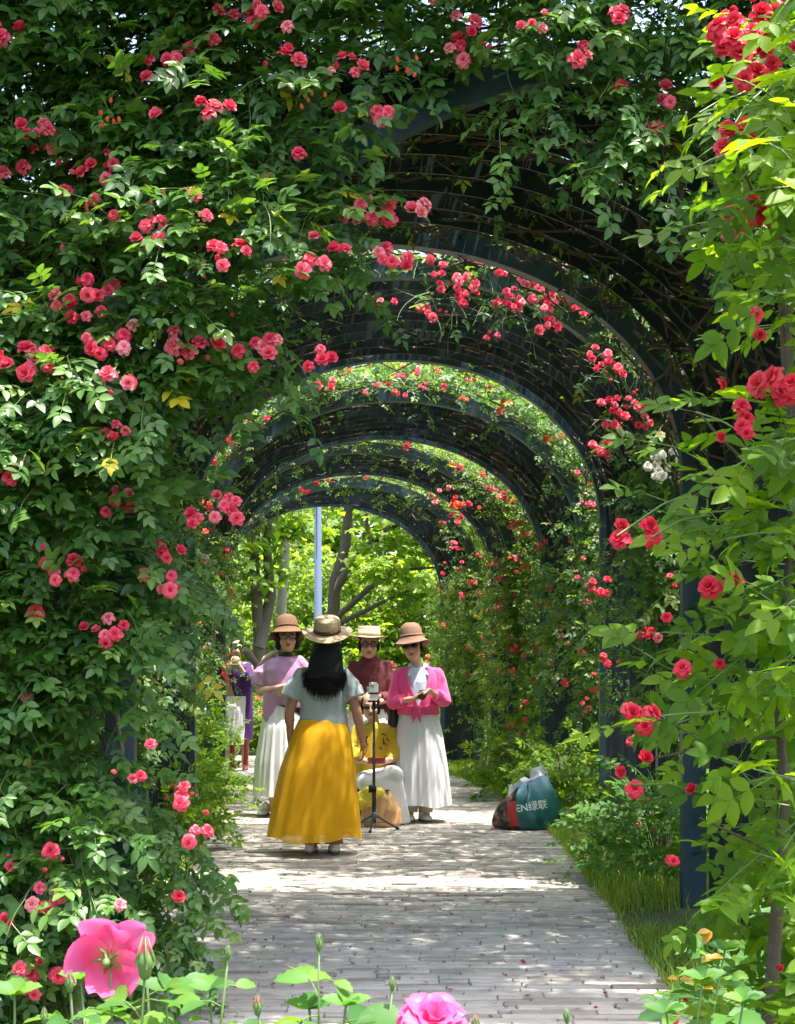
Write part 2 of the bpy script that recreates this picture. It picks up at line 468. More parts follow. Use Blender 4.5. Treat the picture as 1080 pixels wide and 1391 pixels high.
def rosette(seed, open_=1.0, n=4, D=1.0, full=True):
    """a double rose of diameter about D: shells of petals round a closed heart, axis +z"""
    rs = random.Random(seed); T = Tmpl()
    shells = [(6, .05, .46, .25, .35, .85), (6, .06, .40, .23, .72, .65), (5, .05, .32, .19, 1.05, .45)]
    if full: shells.append((3, .02, .25, .17, 1.4, .15))
    for k, (c, r0, L, W, tilt, curl) in enumerate(shells):
        for i in range(c):
            az = 2 * math.pi * i / c + k * .6 + rs.uniform(-.15, .15)
            petal(T, r0 * D, L * D * rs.uniform(.9, 1.1), W * D, min(1.5, tilt + (1 - open_) * .7 + rs.uniform(-.12, .12)), az, curl * open_, n, -.12 * D * (k == 0), .03, rs)
    return T

def closed_bud(seed, D=1.0):
    T = Tmpl(); rs = random.Random(seed)
    for i in range(5): petal(T, .10 * D, .75 * D, .30 * D, 1.42, i * 1.257, -.22, 4, -.2 * D)
    for i in range(3): petal(T, .04 * D, .85 * D, .22 * D, 1.5, i * 2.09 + .4, -.12, 4, -.2 * D)
    return T

def flat_rose(seed, D=1.0):
    """an older, wide-open bloom with broad rounded petals"""
    T = Tmpl(); rs = random.Random(seed)
    for i in range(5): petal(T, .03 * D, .54 * D * rs.uniform(.88, 1.1), .265 * D, .18 + rs.uniform(-.38, .34), i * 1.257 + rs.uniform(-.12, .12), .3 + rs.uniform(-.3, .7), 10, .035 * D * (i % 3), .075, rs)
    for i in range(4): petal(T, .03 * D, .40 * D * rs.uniform(.85, 1.1), .26 * D, .75 + rs.uniform(-.2, .2), i * 1.57 + .4, .5, 8, .02 * D, .05, rs)
    for i in range(3): petal(T, .02 * D, .28 * D, .18 * D, 1.1, i * 2.09 + .2, .4, 7, .02 * D, .05, rs)
    return T

BLOOM = {}
def bloom_mesh(mat, kind):
    k = (mat, kind)
    if k not in BLOOM:
        T = rosette(kind, [1, .85, .6, .95, .35][kind % 5], 6) if kind < 10 else rosette(kind, .9, 3, 1.0, False) if kind < 15 else closed_bud(kind)
        me = T.mesh('blossom', 0.0); me.materials.append(M(mat)); BLOOM[k] = me
    return BLOOM[k]

def add_blossom(parent, p, face, size, mat, kind):
    o = bpy.data.objects.new('blossom', bloom_mesh(mat, kind)); C.objects.link(o)
    q = Vector(face).to_track_quat('Z', 'Y'); o.rotation_mode = 'QUATERNION'; o.rotation_quaternion = q
    o.scale = (size, size, size); put(o, parent, p)
    return o

def cluster(parent, c, n, size, mat, face=(0, -1, .45), spread=None, coarse=False, mixmat=None):
    c = Vector(c); face = Vector(face).normalized()
    a = face.cross(Vector((0, 0, 1))).normalized(); b_ = face.cross(a)
    pts = []
    spread = spread or size * .5 * math.sqrt(n)
    for i in range(n):
        for _ in range(14):
            th = random.uniform(0, 6.28); rr = spread * math.sqrt(random.random()) * (0 if n == 1 else 1)
            o = a * math.cos(th) * rr * 1.15 + b_ * math.sin(th) * rr * .85
            if all((o - q).length > size * .5 for q in pts): break
        pts.append(o)
        p = c + o + face * random.uniform(-.4, .25) * size
        f = (face + o / max(spread, 1e-3) * .5 + Vector((random.uniform(-.4, .4), random.uniform(-.4, .4), random.uniform(-.3, .4)))).normalized()
        sz = size * random.uniform(.72, 1.12); kind = random.choice([0, 1, 2, 3, 1, 4]) if not coarse else random.choice([10, 11, 12])
        if random.random() < .14: kind = 15; sz *= .62
        add_blossom(parent, p, f, sz, mixmat if (mixmat and random.random() < .5) else mat, kind)

# ------------------------------------------------------------------ the setting
def struct(o): o['kind'] = 'structure'; return o

def grid_sheet(name, xs, ys, zf, mat):
    V = [(x, y, zf(x, y)) for y in ys for x in xs]; n = len(xs)
    Q = [(j * n + i, j * n + i + 1, (j + 1) * n + i + 1, (j + 1) * n + i) for j in range(len(ys) - 1) for i in range(n - 1)]
    return struct(MB().add(V, Q).build(name, mat))
grid_sheet('ground', [-400, -60, -12, -6, 0, 6, 12, 60, 400], [-60, -5, 0, 5, 10, 20, 40, 90, 400], lambda x, y: -.03, 'ground_turf')

PL = [(4.0, -1.2), (6, -1.2), (10, -1.42), (13.9, -1.72), (17, -2.1), (20, -2.7), (23, -3.7), (27, -5.6)]
PR = [(4.0, 1.08), (6, 1.12), (11, 1.26), (13, 1.26), (15.8, 1.10), (18, .85), (20, .45), (23, -.6), (27, -2.6)]
def edge(tab, y): return float(np.interp(y, [a for a, _ in tab], [b_ for _, b_ in tab]))

path = MB()
ys = np.linspace(4.0, 27, 60)
V = []
for y in ys: V += [(edge(PL, y), y, -.016), (edge(PR, y), y, -.016)]
path.add(V, [(2 * i, 2 * i + 1, 2 * i + 3, 2 * i + 2) for i in range(len(ys) - 1)])
patho = struct(path.build('path', 'soil'))

# bricks on edge laid across the path; every one a piece of its own
bricks = []
y = 4.9
while y < 26.5:
    pitch = random.uniform(.042, .07)
    xl, xr = edge(PL, y) + .02, edge(PR, y) - .01
    x = xl - random.uniform(0, .2)
    while x < xr:
        L = random.uniform(.12, .38)
        if x + L > xr: L = xr - x
        if L > .04:
            d = pitch - random.choice([.003, .004, .006, .010, .016, .024])
            bricks.append((x + L / 2, y + pitch / 2 + random.uniform(-.004, .004) + .014 * math.sin(x * 2.3 + y) + .008 * math.sin(x * 6.1 + 3 * y), L - random.uniform(.002, .006), d,
                           random.uniform(-.035, .035), random.gauss(0, .0028), random.gauss(0, .012), random.gauss(0, .03)))
        x += L
    y += pitch
def brick_tmpl():
    T = Tmpl(); b_ = .012
    def ring(hx, hy, z): return [(-hx, -hy, z), (hx, -hy, z), (hx, hy, z), (-hx, hy, z)]
    T.add(ring(.5, .5, -1) + ring(.5, .5, -.25) + ring(.485, .43, 0), q=[(0, 1, 5, 4), (1, 2, 6, 5), (2, 3, 7, 6), (3, 0, 4, 7), (4, 5, 9, 8), (5, 6, 10, 9), (6, 7, 11, 10), (7, 4, 8, 11), (8, 9, 10, 11)])
    return T
BT = brick_tmpl(); bme = np_mesh('brick', BT.arr()[0], [BT.arr()[2]], np.zeros(12), smooth=False); bme.materials.append(M('paving'))
near = [b_ for b_ in bricks if b_[1] > 5.35]
vis = [i for i, b_ in enumerate(near) if -.9 < b_[0] < 1.15][:300]
vs = set(vis)
for i in vis:
    x, y, L, d, yaw, dz, rx, ry = near[i]
    o = bpy.data.objects.new('brick', bme); C.objects.link(o)
    o.location = (x, y, dz); o.scale = (L, d, .022); o.rotation_euler = (rx * .6, ry * .06, yaw); o.parent = patho
rest = [b_ for i, b_ in enumerate(near) if i not in vs] + [b_ for b_ in bricks if b_[1] <= 5.35]
A = np.array(rest); n = len(A)
B = np.zeros((n, 3, 3)); cy, sy = np.cos(A[:, 4]), np.sin(A[:, 4])
B[:, 0, 0] = cy * A[:, 2]; B[:, 1, 0] = sy * A[:, 2]; B[:, 0, 1] = -sy * A[:, 3]; B[:, 1, 1] = cy * A[:, 3]; B[:, 2, 2] = .022
B[:, 2, 1] = A[:, 6] * .6 * A[:, 3]; B[:, 2, 0] = -A[:, 7] * .06 * A[:, 2]
me = scatter_mesh('paving_bricks', [BT], np.stack([A[:, 0], A[:, 1], A[:, 5]], 1), B, rng.random(n))
me.polygons.foreach_set('use_smooth', np.zeros(len(me.polygons), bool)); me.materials.append(M('paving'))
link('paving_bricks', me, None, patho, None, 'stuff')

# fallen petals and leaf litter on the bricks
def litter(n):
    T = Tmpl(); T.add([(-.5, -.3, 0), (.2, -.4, .1), (.5, .1, .25), (-.1, .45, .1)], q=[(0, 1, 2, 3)])
    yy = rng.uniform(5.3, 16, n); xx = np.array([random.uniform(edge(PL, y_), edge(PR, y_)) for y_ in yy])
    pos = np.stack([xx, yy, np.full(n, .006)], 1); a = rng.uniform(0, 6.28, n); s = rng.uniform(.012, .03, n)
    D = np.stack([np.cos(a), np.sin(a), rng.normal(0, .1, n)], 1); N = np.stack([rng.normal(0, .2, n), rng.normal(0, .2, n), np.ones(n)], 1)
    return scatter_mesh('petal_litter', [T], pos, frames(pos, D, N, s), rng.random(n))
o = link('fallen_petals', litter(190), 'petal_crimson', kind='stuff'); o['label'] = 'dry fallen rose petals scattered over the paving'
o = link('leaf_litter', litter(420), 'bark_vine', kind='stuff'); o['label'] = 'brown leaf crumbs scattered over the paving'

# grass verges
def grass(name, label, pts, h):
    T = Tmpl(); T.add([(-.5, 0, 0), (.5, 0, 0), (-.35, .18, .55), (.35, .18, .55), (0, .6, .95)], q=[(0, 1, 3, 2)], t=[(2, 3, 4)])
    n = len(pts); a = rng.uniform(0, 6.28, n)
    hh = h * rng.uniform(.45, 1.25, n)
    B = np.zeros((n, 3, 3)); w = rng.uniform(.004, .008, n); lean = hh * rng.uniform(.2, 1.9, n); hh = hh * (1 + .45 * vnoise(np.asarray(pts), 5.0, 9))
    B[:, 0, 0] = np.cos(a) * w; B[:, 1, 0] = np.sin(a) * w; B[:, 0, 1] = -np.sin(a) * lean; B[:, 1, 1] = np.cos(a) * lean; B[:, 2, 2] = hh
    o = link(name, scatter_mesh(name, [T], pts, B, rng.random(n)), 'grass_blades', kind='stuff'); o['label'] = label
def verge(n, y0, y1, f0, f1):
    yy = rng.uniform(y0, y1, n); u = rng.random(n) ** 1.3
    lo = np.array([f0(y_) for y_ in yy]); hi = np.array([f1(y_) for y_ in yy])
    x = lo + (hi - lo) * u; p = np.stack([x, yy, np.full(n, -.03)], 1)
    keep = vnoise(p, 2.2, 3) + rng.normal(0, .35, n) > -.45
    return p[keep]
grass('verge_grass', 'long green grass along the right verge of the path', verge(26000, 4.6, 22, lambda y: edge(PR, y) - .04, lambda y: edge(PR, y) + .62), .13)
grass('verge_grass', 'long green grass along the left verge of the path', verge(14000, 4.6, 22, lambda y: edge(PL, y) + .06, lambda y: edge(PL, y) - .7), .15)

# ------------------------------------------------------------------ the steel arbour
def arch_pts(cx, a, z0, b, n=40, foot=-.05):
    P = [(cx - a, foot), (cx - a, z0 * .5), (cx - a, z0)]
    P += [(cx - a * math.cos(math.pi * k / n), z0 + b * math.sin(math.pi * k / n)) for k in range(1, n)]
    return P + [(cx + a, z0), (cx + a, z0 * .5), (cx + a, foot)]

def sweep_arch(cx, y, a, z0, b, wy, depth, foot=-.05):
    """a flat bar bent to the arch: wy thick along the path, depth outwards from the inner line"""
    P = arch_pts(cx, a, z0, b, foot=foot); m_ = MB(); V = []
    for i, (x, z) in enumerate(P):
        p0 = Vector(P[max(i - 1, 0)]); p1 = Vector(P[min(i + 1, len(P) - 1)]); t_ = (p1 - p0).normalized(); nx, nz = -t_.y, t_.x
        for dy, dr in ((-wy / 2, 0), (wy / 2, 0), (wy / 2, depth), (-wy / 2, depth)): V.append((x + nx * dr, y + dy, z + nz * dr))
    n = len(P)
    Q = [(i * 4 + k, i * 4 + (k + 1) % 4, (i + 1) * 4 + (k + 1) % 4, (i + 1) * 4 + k) for i in range(n - 1) for k in range(4)]
    Q += [(0, 1, 2, 3), (n * 4 - 1, n * 4 - 2, n * 4 - 3, n * 4 - 4)]
    return m_.add(V, Q)

SEC = [  # front y, back y, centre front, centre back, half width, springing, rise, bars
    (5.95, 8.2, .12, -.12, 1.70, 2.38, 1.27, 8),
    (9.6, 12.1, .03, .0, 1.66, 2.52, 1.33, 8),
    (13.9, 16.1, -.02, -.16, 1.72, 2.52, 1.33, 7),
    (17.1, 18.9, -.42, -.50, 1.70, 2.52, 1.33, 6),
    (20.2, 22.4, -.65, -1.05, 1.70, 2.52, 1.33, 7)]
ordn = ['first', 'second', 'third', 'fourth', 'fifth']
def scx(s, y): return s[2] + (s[3] - s[2]) * (y - s[0]) / (s[1] - s[0])
for k, s in enumerate(SEC):
    y0, y1, c0, c1, a, z0, b_, nb = s
    t = thing('arbor_tunnel', 'dark blue steel barrel arbour over the path, %s tunnel from the entrance' % ordn[k], 'arbor', (c0, (y0 + y1) / 2, 0), 'steel arbour tunnels along the path')
    org = t.location
    if k == 0:
        front = sweep_arch(1.12, 5.62, 2.12, 1.72, 1.86, .07, .11)
        front.build('front_arch', 'steel_blue', t, org, smooth=False)
    else:
        sweep_arch(c0, y0, a, z0, b_, .09, .13).build('front_arch', 'steel_blue', t, org, smooth=False)
    sweep_arch(c1, y1, a, z0, b_, .09, .13).build('back_arch', 'steel_blue', t, org, smooth=False)
    for i in range(nb):
        yy = y0 + (y1 - y0) * (i + (.2 if k == 0 else 1)) / (nb + 1)
        sweep_arch(scx(s, yy), yy, a + .012, z0, b_, .009, .095).build('hoop', 'steel_dark', t, org, smooth=False)
    for th in (12, 40, 75, 105, 140, 168):   # purlins tying the bars together
        r_ = R(th); P = [(scx(s, yy) - (a + .085) * math.cos(r_), yy, z0 + (b_ + .085) * math.sin(r_)) for yy in (y0, (y0 + y1) / 2, y1)]
        MB().tube(P, .011, 5).build('purlin', 'steel_dark', t, org)
    # dry canes woven through the bars
    tg = MB(); nst = [900, 760, 700, 460, 420][k]
    for i in range(nst):
        th = R(random.uniform(3, 177)) if random.random() < .7 else R(random.choice([random.uniform(120, 178), random.uniform(2, 30)])); yy = random.uniform(y0 - .2, y1); P = []; r0 = random.uniform(.06, .2)
        along = random.random() < .55; L = random.uniform(.5, 1.7); ph = random.uniform(0, 6)
        sg = random.choice([-1, 1])
        for j in range(7):
            q = j / 6
            y_ = yy + (L * q if along else .25 * math.sin(4 * q + ph)); y_ = min(max(y_, y0 - .3), y1 + .25)
            tt = th + sg * ((.16 * math.sin(3 * q + ph)) if along else L * q / a)
            tt = min(max(tt, -.2), math.pi + .2); rr = r0 + .05 * math.sin(5 * q + ph * 2) - (.05 if random.random() < .15 else 0)
            z_ = z0 + (b_ + rr) * math.sin(tt) if 0 <= tt <= math.pi else z0 - 1.6 * (abs(tt - min(max(tt, 0), math.pi)))
            P.append((scx(s, y_) - (a + rr) * math.cos(tt), y_, z_))
        tg.tube(P, [random.uniform(.003, .010)] * 7, 4, False)
    tg.build('woven_canes', 'bark_vine', t, org, kind='stuff')

# ------------------------------------------------------------------ roses on the arbour
def shoots(base, dirs, nleaf, step, sc):
    """leaves set alternately along shoots; returns positions, directions, normals, sizes, polylines"""
    pos = []; D = []; N = []; s = []; lines = []
    for p, d in zip(base, dirs):
        p = Vector(p); d = Vector(d).normalized(); k = random.randint(*nleaf); sg = random.choice([-1, 1]); ln = [p.copy()]
        for i in range(k):
            d = (d + Vector((0, 0, -.10)) + Vector((random.gauss(0, .12), random.gauss(0, .12), random.gauss(0, .12)))).normalized()
            p = p + d * step * random.uniform(.7, 1.3); ln.append(p.copy())
            side = d.cross(Vector((0, 0, 1)))
            if side.length < .1: side = Vector((1, 0, 0))
            side.normalize(); sg = -sg
            dd = d * random.uniform(.2, .8) + side * sg * random.uniform(.4, 1) + Vector((0, -random.uniform(0, .5), random.uniform(-.55, .15)))
            nn = Vector((random.gauss(0, .35), -.5 + random.gauss(0, .35), .75 + random.gauss(0, .25)))
            if i == k - 1: dd = d
            pos.append(p); D.append(dd); N.append(nn); s.append(sc * random.uniform(.7, 1.2) * (1.0 if i < k - 1 else .9))
        lines.append(ln)
    return np.array(pos), np.array(D), np.array(N), np.array(s), lines

def rose_plant(label, loc, pos, D, N, s, lines, mat, n_obj, tm=FINE, canes=(), group=None, cat='climbing rose', name='climbing_rose', stemmat='green_stem', key=None, stem_r=.0022, fine_share=.5):
    t = thing(name, label, cat, loc, group); org = t.location
    B = frames(pos, D, N, s); rnd = rng.random(len(pos))
    ordr = np.argsort(key if key is not None else pos[:, 1]); ind = ordr[:n_obj]; oth = ordr[n_obj:]
    mes = leaf_meshes(mat)
    for i in ind:
        o = bpy.data.objects.new('leaf', mes[random.randrange(len(mes))]); C.objects.link(o); o.parent = t
        m4 = Matrix(B[i].tolist()).to_4x4(); m4.translation = Vector(pos[i]) - org
        o.matrix_local = m4
    if len(oth):
        if tm is FINE and len(oth) > 3000:
            h = int(len(oth) * fine_share)
            me = scatter_mesh('foliage', FINE, pos[oth[:h]], B[oth[:h]], rnd[oth[:h]], org); link('foliage', me, mat, t, None, 'stuff')
            me = scatter_mesh('inner_foliage', LIGHT, pos[oth[h:]], B[oth[h:]], rnd[oth[h:]], org); link('inner_foliage', me, mat, t, None, 'stuff')
        else:
            me = scatter_mesh('foliage', tm, pos[oth], B[oth], rnd[oth], org); link('foliage', me, mat, t, None, 'stuff')
    if lines:
        m_ = MB()
        for ln in (lines if len(lines) < 800 else sorted(lines, key=lambda l: l[-1].y)[:800]): m_.tube(ln, [stem_r * 1.3] + [stem_r] * (len(ln) - 1), 3, False)
        m_.build('shoots', stemmat, t, org, kind='stuff')
    for P, r0 in canes:
        MB().tube(P, [r0 * (1 - .5 * i / max(1, len(P) - 1)) for i in range(len(P))], 6).build('cane', 'bark_dry' if r0 > .017 else 'bark_vine', t, org)
    return t

def cane(p0, p1, r0, wob=.08, n=7):
    p0 = Vector(p0); p1 = Vector(p1); ph = random.uniform(0, 6)
    return ([p0.lerp(p1, i / (n - 1)) + Vector((wob * math.sin(ph + 4 * i / n) * (i > 0), wob * .6 * math.cos(ph + 3 * i / n) * (i > 0), 0)) for i in range(n)], r0)

# --- the big rose that hides the left of the entrance and hangs over its arch
YN = 5.4
def pw(px, py): q = at(px, py, YN); return (q.x, q.z)
poly = [pw(*q) for q in [(-420, 1420), (-420, -330), (1250, -330), (1200, -200), (960, -120), (900, -80), (800, -50), (735, -25), (680, 5), (630, 35), (580, 70), (510, 120), (450, 185), (445, 235), (490, 248),
        (505, 290), (475, 335), (390, 365), (365, 440), (335, 500), (262, 535), (240, 600), (250, 690), (232, 750), (208, 800), (188, 880), (160, 960), (155, 1050), (150, 1110), (142, 1170), (130, 1240), (105, 1290), (85, 1420)]]
hole = [pw(*q) for q in [(206, 575), (258, 565), (252, 640), (228, 725), (204, 725)]]
def wall_front(x, z):
    P = np.stack([x, np.zeros_like(x), z], 1)
    return 5.22 + .16 * vnoise(P, 1.6, 5) + .07 * vnoise(P, 4.5, 6)
def sample_wall(n, zlo, zhi, xlo, xhi):
    out = []
    while len(out) < n:
        P = np.stack([rng.uniform(xlo, xhi, 4000), rng.uniform(zlo, zhi, 4000)], 1)
        ok = inside(poly, P) & ~inside(hole, P)
        # sparser near the ground where canes show
        ok &= rng.random(4000) < np.clip(.42 + P[:, 1] * .42, .42, 1)
        out += P[ok].tolist()
    return np.array(out[:n])
walls = [  # label, root, z range, x range, shoots, individually built leaves
    ('dense climbing rose with pink clusters covering the left foot of the entrance arch', (-1.45, 5.55, 0), (-.15, 1.45), (-2.9, .4), 620),
    ('dense climbing rose with pink clusters at head height beside the entrance arch', (-1.25, 5.6, 0), (1.45, 2.6), (-2.9, .4), 760),
    ('dense pink climbing rose hanging from the crown of the entrance arch', (-1.1, 5.75, 0), (2.6, 4.6), (-2.9, 3.2), 1250)]
plants = []
for label, root, zr, xr, ns in walls:
    P = sample_wall(ns, zr[0], zr[1], xr[0], xr[1])
    fy = wall_front(P[:, 0], P[:, 1]); dep = rng.exponential(.20, ns)
    base = np.stack([P[:, 0], np.minimum(fy + .12 + dep, 6.2), P[:, 1]], 1)
    dirs = np.stack([rng.normal(0, .6, ns), -rng.uniform(.2, 1, ns), rng.normal(-.1, .45, ns)], 1)
    pos, D, N, s, ln = shoots(base, dirs, (5, 8), .042, 1.02)
    canes = []
    if zr[0] > 2:
        b2 = [at(random.uniform(-260, 330), random.uniform(-330, 230), 5.5 + abs(random.gauss(0, .5))) for _ in range(1100)]
        b2 += [at(random.uniform(300, 1010), random.uniform(-330, -25), 5.5 + abs(random.gauss(0, .4))) for _ in range(650)]
        e = shoots(b2, [(random.gauss(0, .6), -random.uniform(.2, 1), random.gauss(0, .4)) for _ in b2], (5, 8), .042, 1.05)
        pos, D, N, s = (np.concatenate([u_, v_]) for u_, v_ in zip((pos, D, N, s), e[:4])); ln = ln + e[4]
    if zr[0] < 0:
        for i in range(15): canes.append(cane((-1.5 + random.uniform(-.55, .5), 5.45 + random.uniform(0, .35), -.03), (-1.4 + random.uniform(-.9, .5), 5.6, random.uniform(1.2, 2.4)), random.choice([.008, .011, .014, .018]), .07))
        canes.append(cane(at(105, 1265, 5.25), at(140, 1120, 5.45), .021, .01)); canes[-1][0][0].z = .0
        pos_dark = None
    if zr[0] > 2: canes = [cane((-1.1, 5.75, 0), (-1.35, 5.8, 3.2), .02, .1)]
    if 1 < zr[0] < 2: canes = [cane((-1.25, 5.6, 0), (-1.6, 5.7, 2.5), .018, .1)]
    plants.append(rose_plant(label, root, pos, D, N, s, ln, 'leaf_wall', 300, canes=canes, group='climbing roses on the entrance arch', key=pos[:, 1] + (np.abs(pos[:, 0] + .6) > 1.1) * .3, fine_share=.2 if zr[0] > 2 else .42))
low, mid, top = plants
# lone low spray that leans into the path beside the post
NEAR = [(10, 45, 3), (325, 20, 3), (365, 8, 2), (390, 38, 1), (380, 78, 3), (290, 55, 1), (297, 12, 1), (258, 58, 1), (230, 88, 5), (465, 90, 4), (462, 142, 1), (522, 148, 2), (605, 5, 2), (632, 28, 2),
        (635, 68, 4), (725, 30, 3), (790, 67, 2), (845, 15, 2), (845, 115, 1), (912, 132, 2), (902, 175, 2), (285, 150, 3), (212, 155, 1), (405, 203, 1), (362, 237, 1), (262, 262, 1), (280, 288, 1),
        (50, 170, 4), (55, 215, 3), (88, 262, 1), (130, 225, 6), (128, 272, 1), (155, 294, 1), (200, 312, 4), (85, 338, 1), (5, 235, 1), (305, 345, 4), (492, 282, 4), (548, 285, 4), (540, 342, 4), (426, 315, 1),
        (458, 340, 2), (420, 360, 2), (120, 385, 4), (78, 405, 2), (117, 425, 3), (235, 445, 1), (315, 428, 1), (180, 440, 1), (145, 462, 4), (30, 490, 6), (350, 467, 4), (268, 478, 4), (434, 484, 3), (70, 470, 1),
        (344, 498, 1), (297, 462, 1), (155, 518, 3), (162, 588, 3), (15, 635, 3), (57, 638, 1), (165, 628, 1), (155, 684, 4), (288, 692, 9), (225, 745, 3), (215, 788, 4), (87, 770, 4), (58, 743, 1), (45, 828, 1),
        (145, 860, 5), (35, 945, 1), (205, 1012, 1), (175, 1052, 2), (250, 1078, 3), (280, 1103, 1), (60, 1163, 2), (60, 1215, 4), (5, 1168, 2), (5, 1250, 1), (262, 1132, 2), (243, 1218, 1), (162, 1228, 1), (38, 1280, 1), (60, 1330, 5),
        (420, 700, 0)]
for px, py, n in NEAR:
    q = at(px, py, YN); fy = float(wall_front(np.array([q.x]), np.array([q.z]))[0]) - .07
    p = at(px, py, fy)
    tgt = low if p.z < 1.45 else mid if p.z < 2.6 else top
    if n: cluster(tgt, p, n + (n > 1) + (n > 3), random.uniform(.052, .066), 'petal_pink')
# clusters of tiny unopened buds
for px, py in [(145, 155), (205, 275), (290, 360), (430, 130), (110, 290), (545, 100)]:
    for i in range(6):
        q = at(px + random.uniform(-22, 22), py + random.uniform(-20, 20), 5.1)
        add_blossom(top if q.z > 2.6 else mid, q, (random.gauss(0, .3), -.6, .8), .022, 'petal_coral', 15)

# sprays that hang apart from the mass
def spray(parent, tip, Y, n, spread, mat='leaf_wall', sc=1.0, nlf=(5, 8)):
    base = [at(tip[0] + random.gauss(0, spread), tip[1] + random.gauss(0, spread * 1.1), Y + random.gauss(0, .07)) for _ in range(n)]
    dirs = [(random.gauss(0, .7), -.5, random.gauss(-.5, .4)) for _ in range(n)]
    return shoots(base, dirs, nlf, .042, sc)
def hang(label, root, tips, Y, mat, sc, n_obj, group=None, canes=()):
    PP = [spray(None, tp[:2], Y, tp[2], tp[3], mat, sc) for tp in tips]
    pos, D, N, s = (np.concatenate([q[i] for q in PP]) for i in range(4)); ln = sum([q[4] for q in PP], [])
    return rose_plant(label, root, pos, D, N, s, ln, mat, n_obj, group=group, canes=canes)
BACK = [(1010 + 40 * i, -120 + 55 * j, 9, 30) for i in range(6) for j in range(8)]
hs = hang('pink climbing rose trailing loose sprays below the entrance arch', (2.75, 5.75, 0), [(870, 135, 15, 22), (900, 115, 9, 22), (865, 190, 5, 14), (740, 10, 16, 30), (820, 0, 14, 40), (930, 20, 16, 34), (705, 110, 5, 12), (730, 150, 3, 8), (770, -40, 20, 40), (890, -50, 26, 50)] + BACK, 5.35, 'leaf_wall', .95, 200,
          'climbing roses on the entrance arch', [cane((2.75, 5.75, 0), (2.6, 5.7, 2.4), .02), cane((2.6, 5.7, 2.4), (1.0, 5.5, 3.55), .012)])
for px, py, n in [(845, 115, 1), (912, 132, 2), (902, 175, 2), (725, 30, 3), (790, 67, 2), (845, 15, 2), (960, 30, 2)]: pass
ls = hang('climbing rose spray with dark leaves leaning over the path edge', (-1.0, 5.75, 0), [(245, 1180, 10, 16), (225, 1235, 11, 18), (245, 1130, 7, 14), (210, 1285, 8, 16), (215, 1080, 10, 22)], 5.5, 'leaf_wall', .85, 150,
          'climbing roses on the entrance arch', [cane((-1.0, 5.75, 0), (-.82, 5.6, .75), .008), cane((-1.0, 5.75, 0), (-.75, 5.55, .5), .006)])

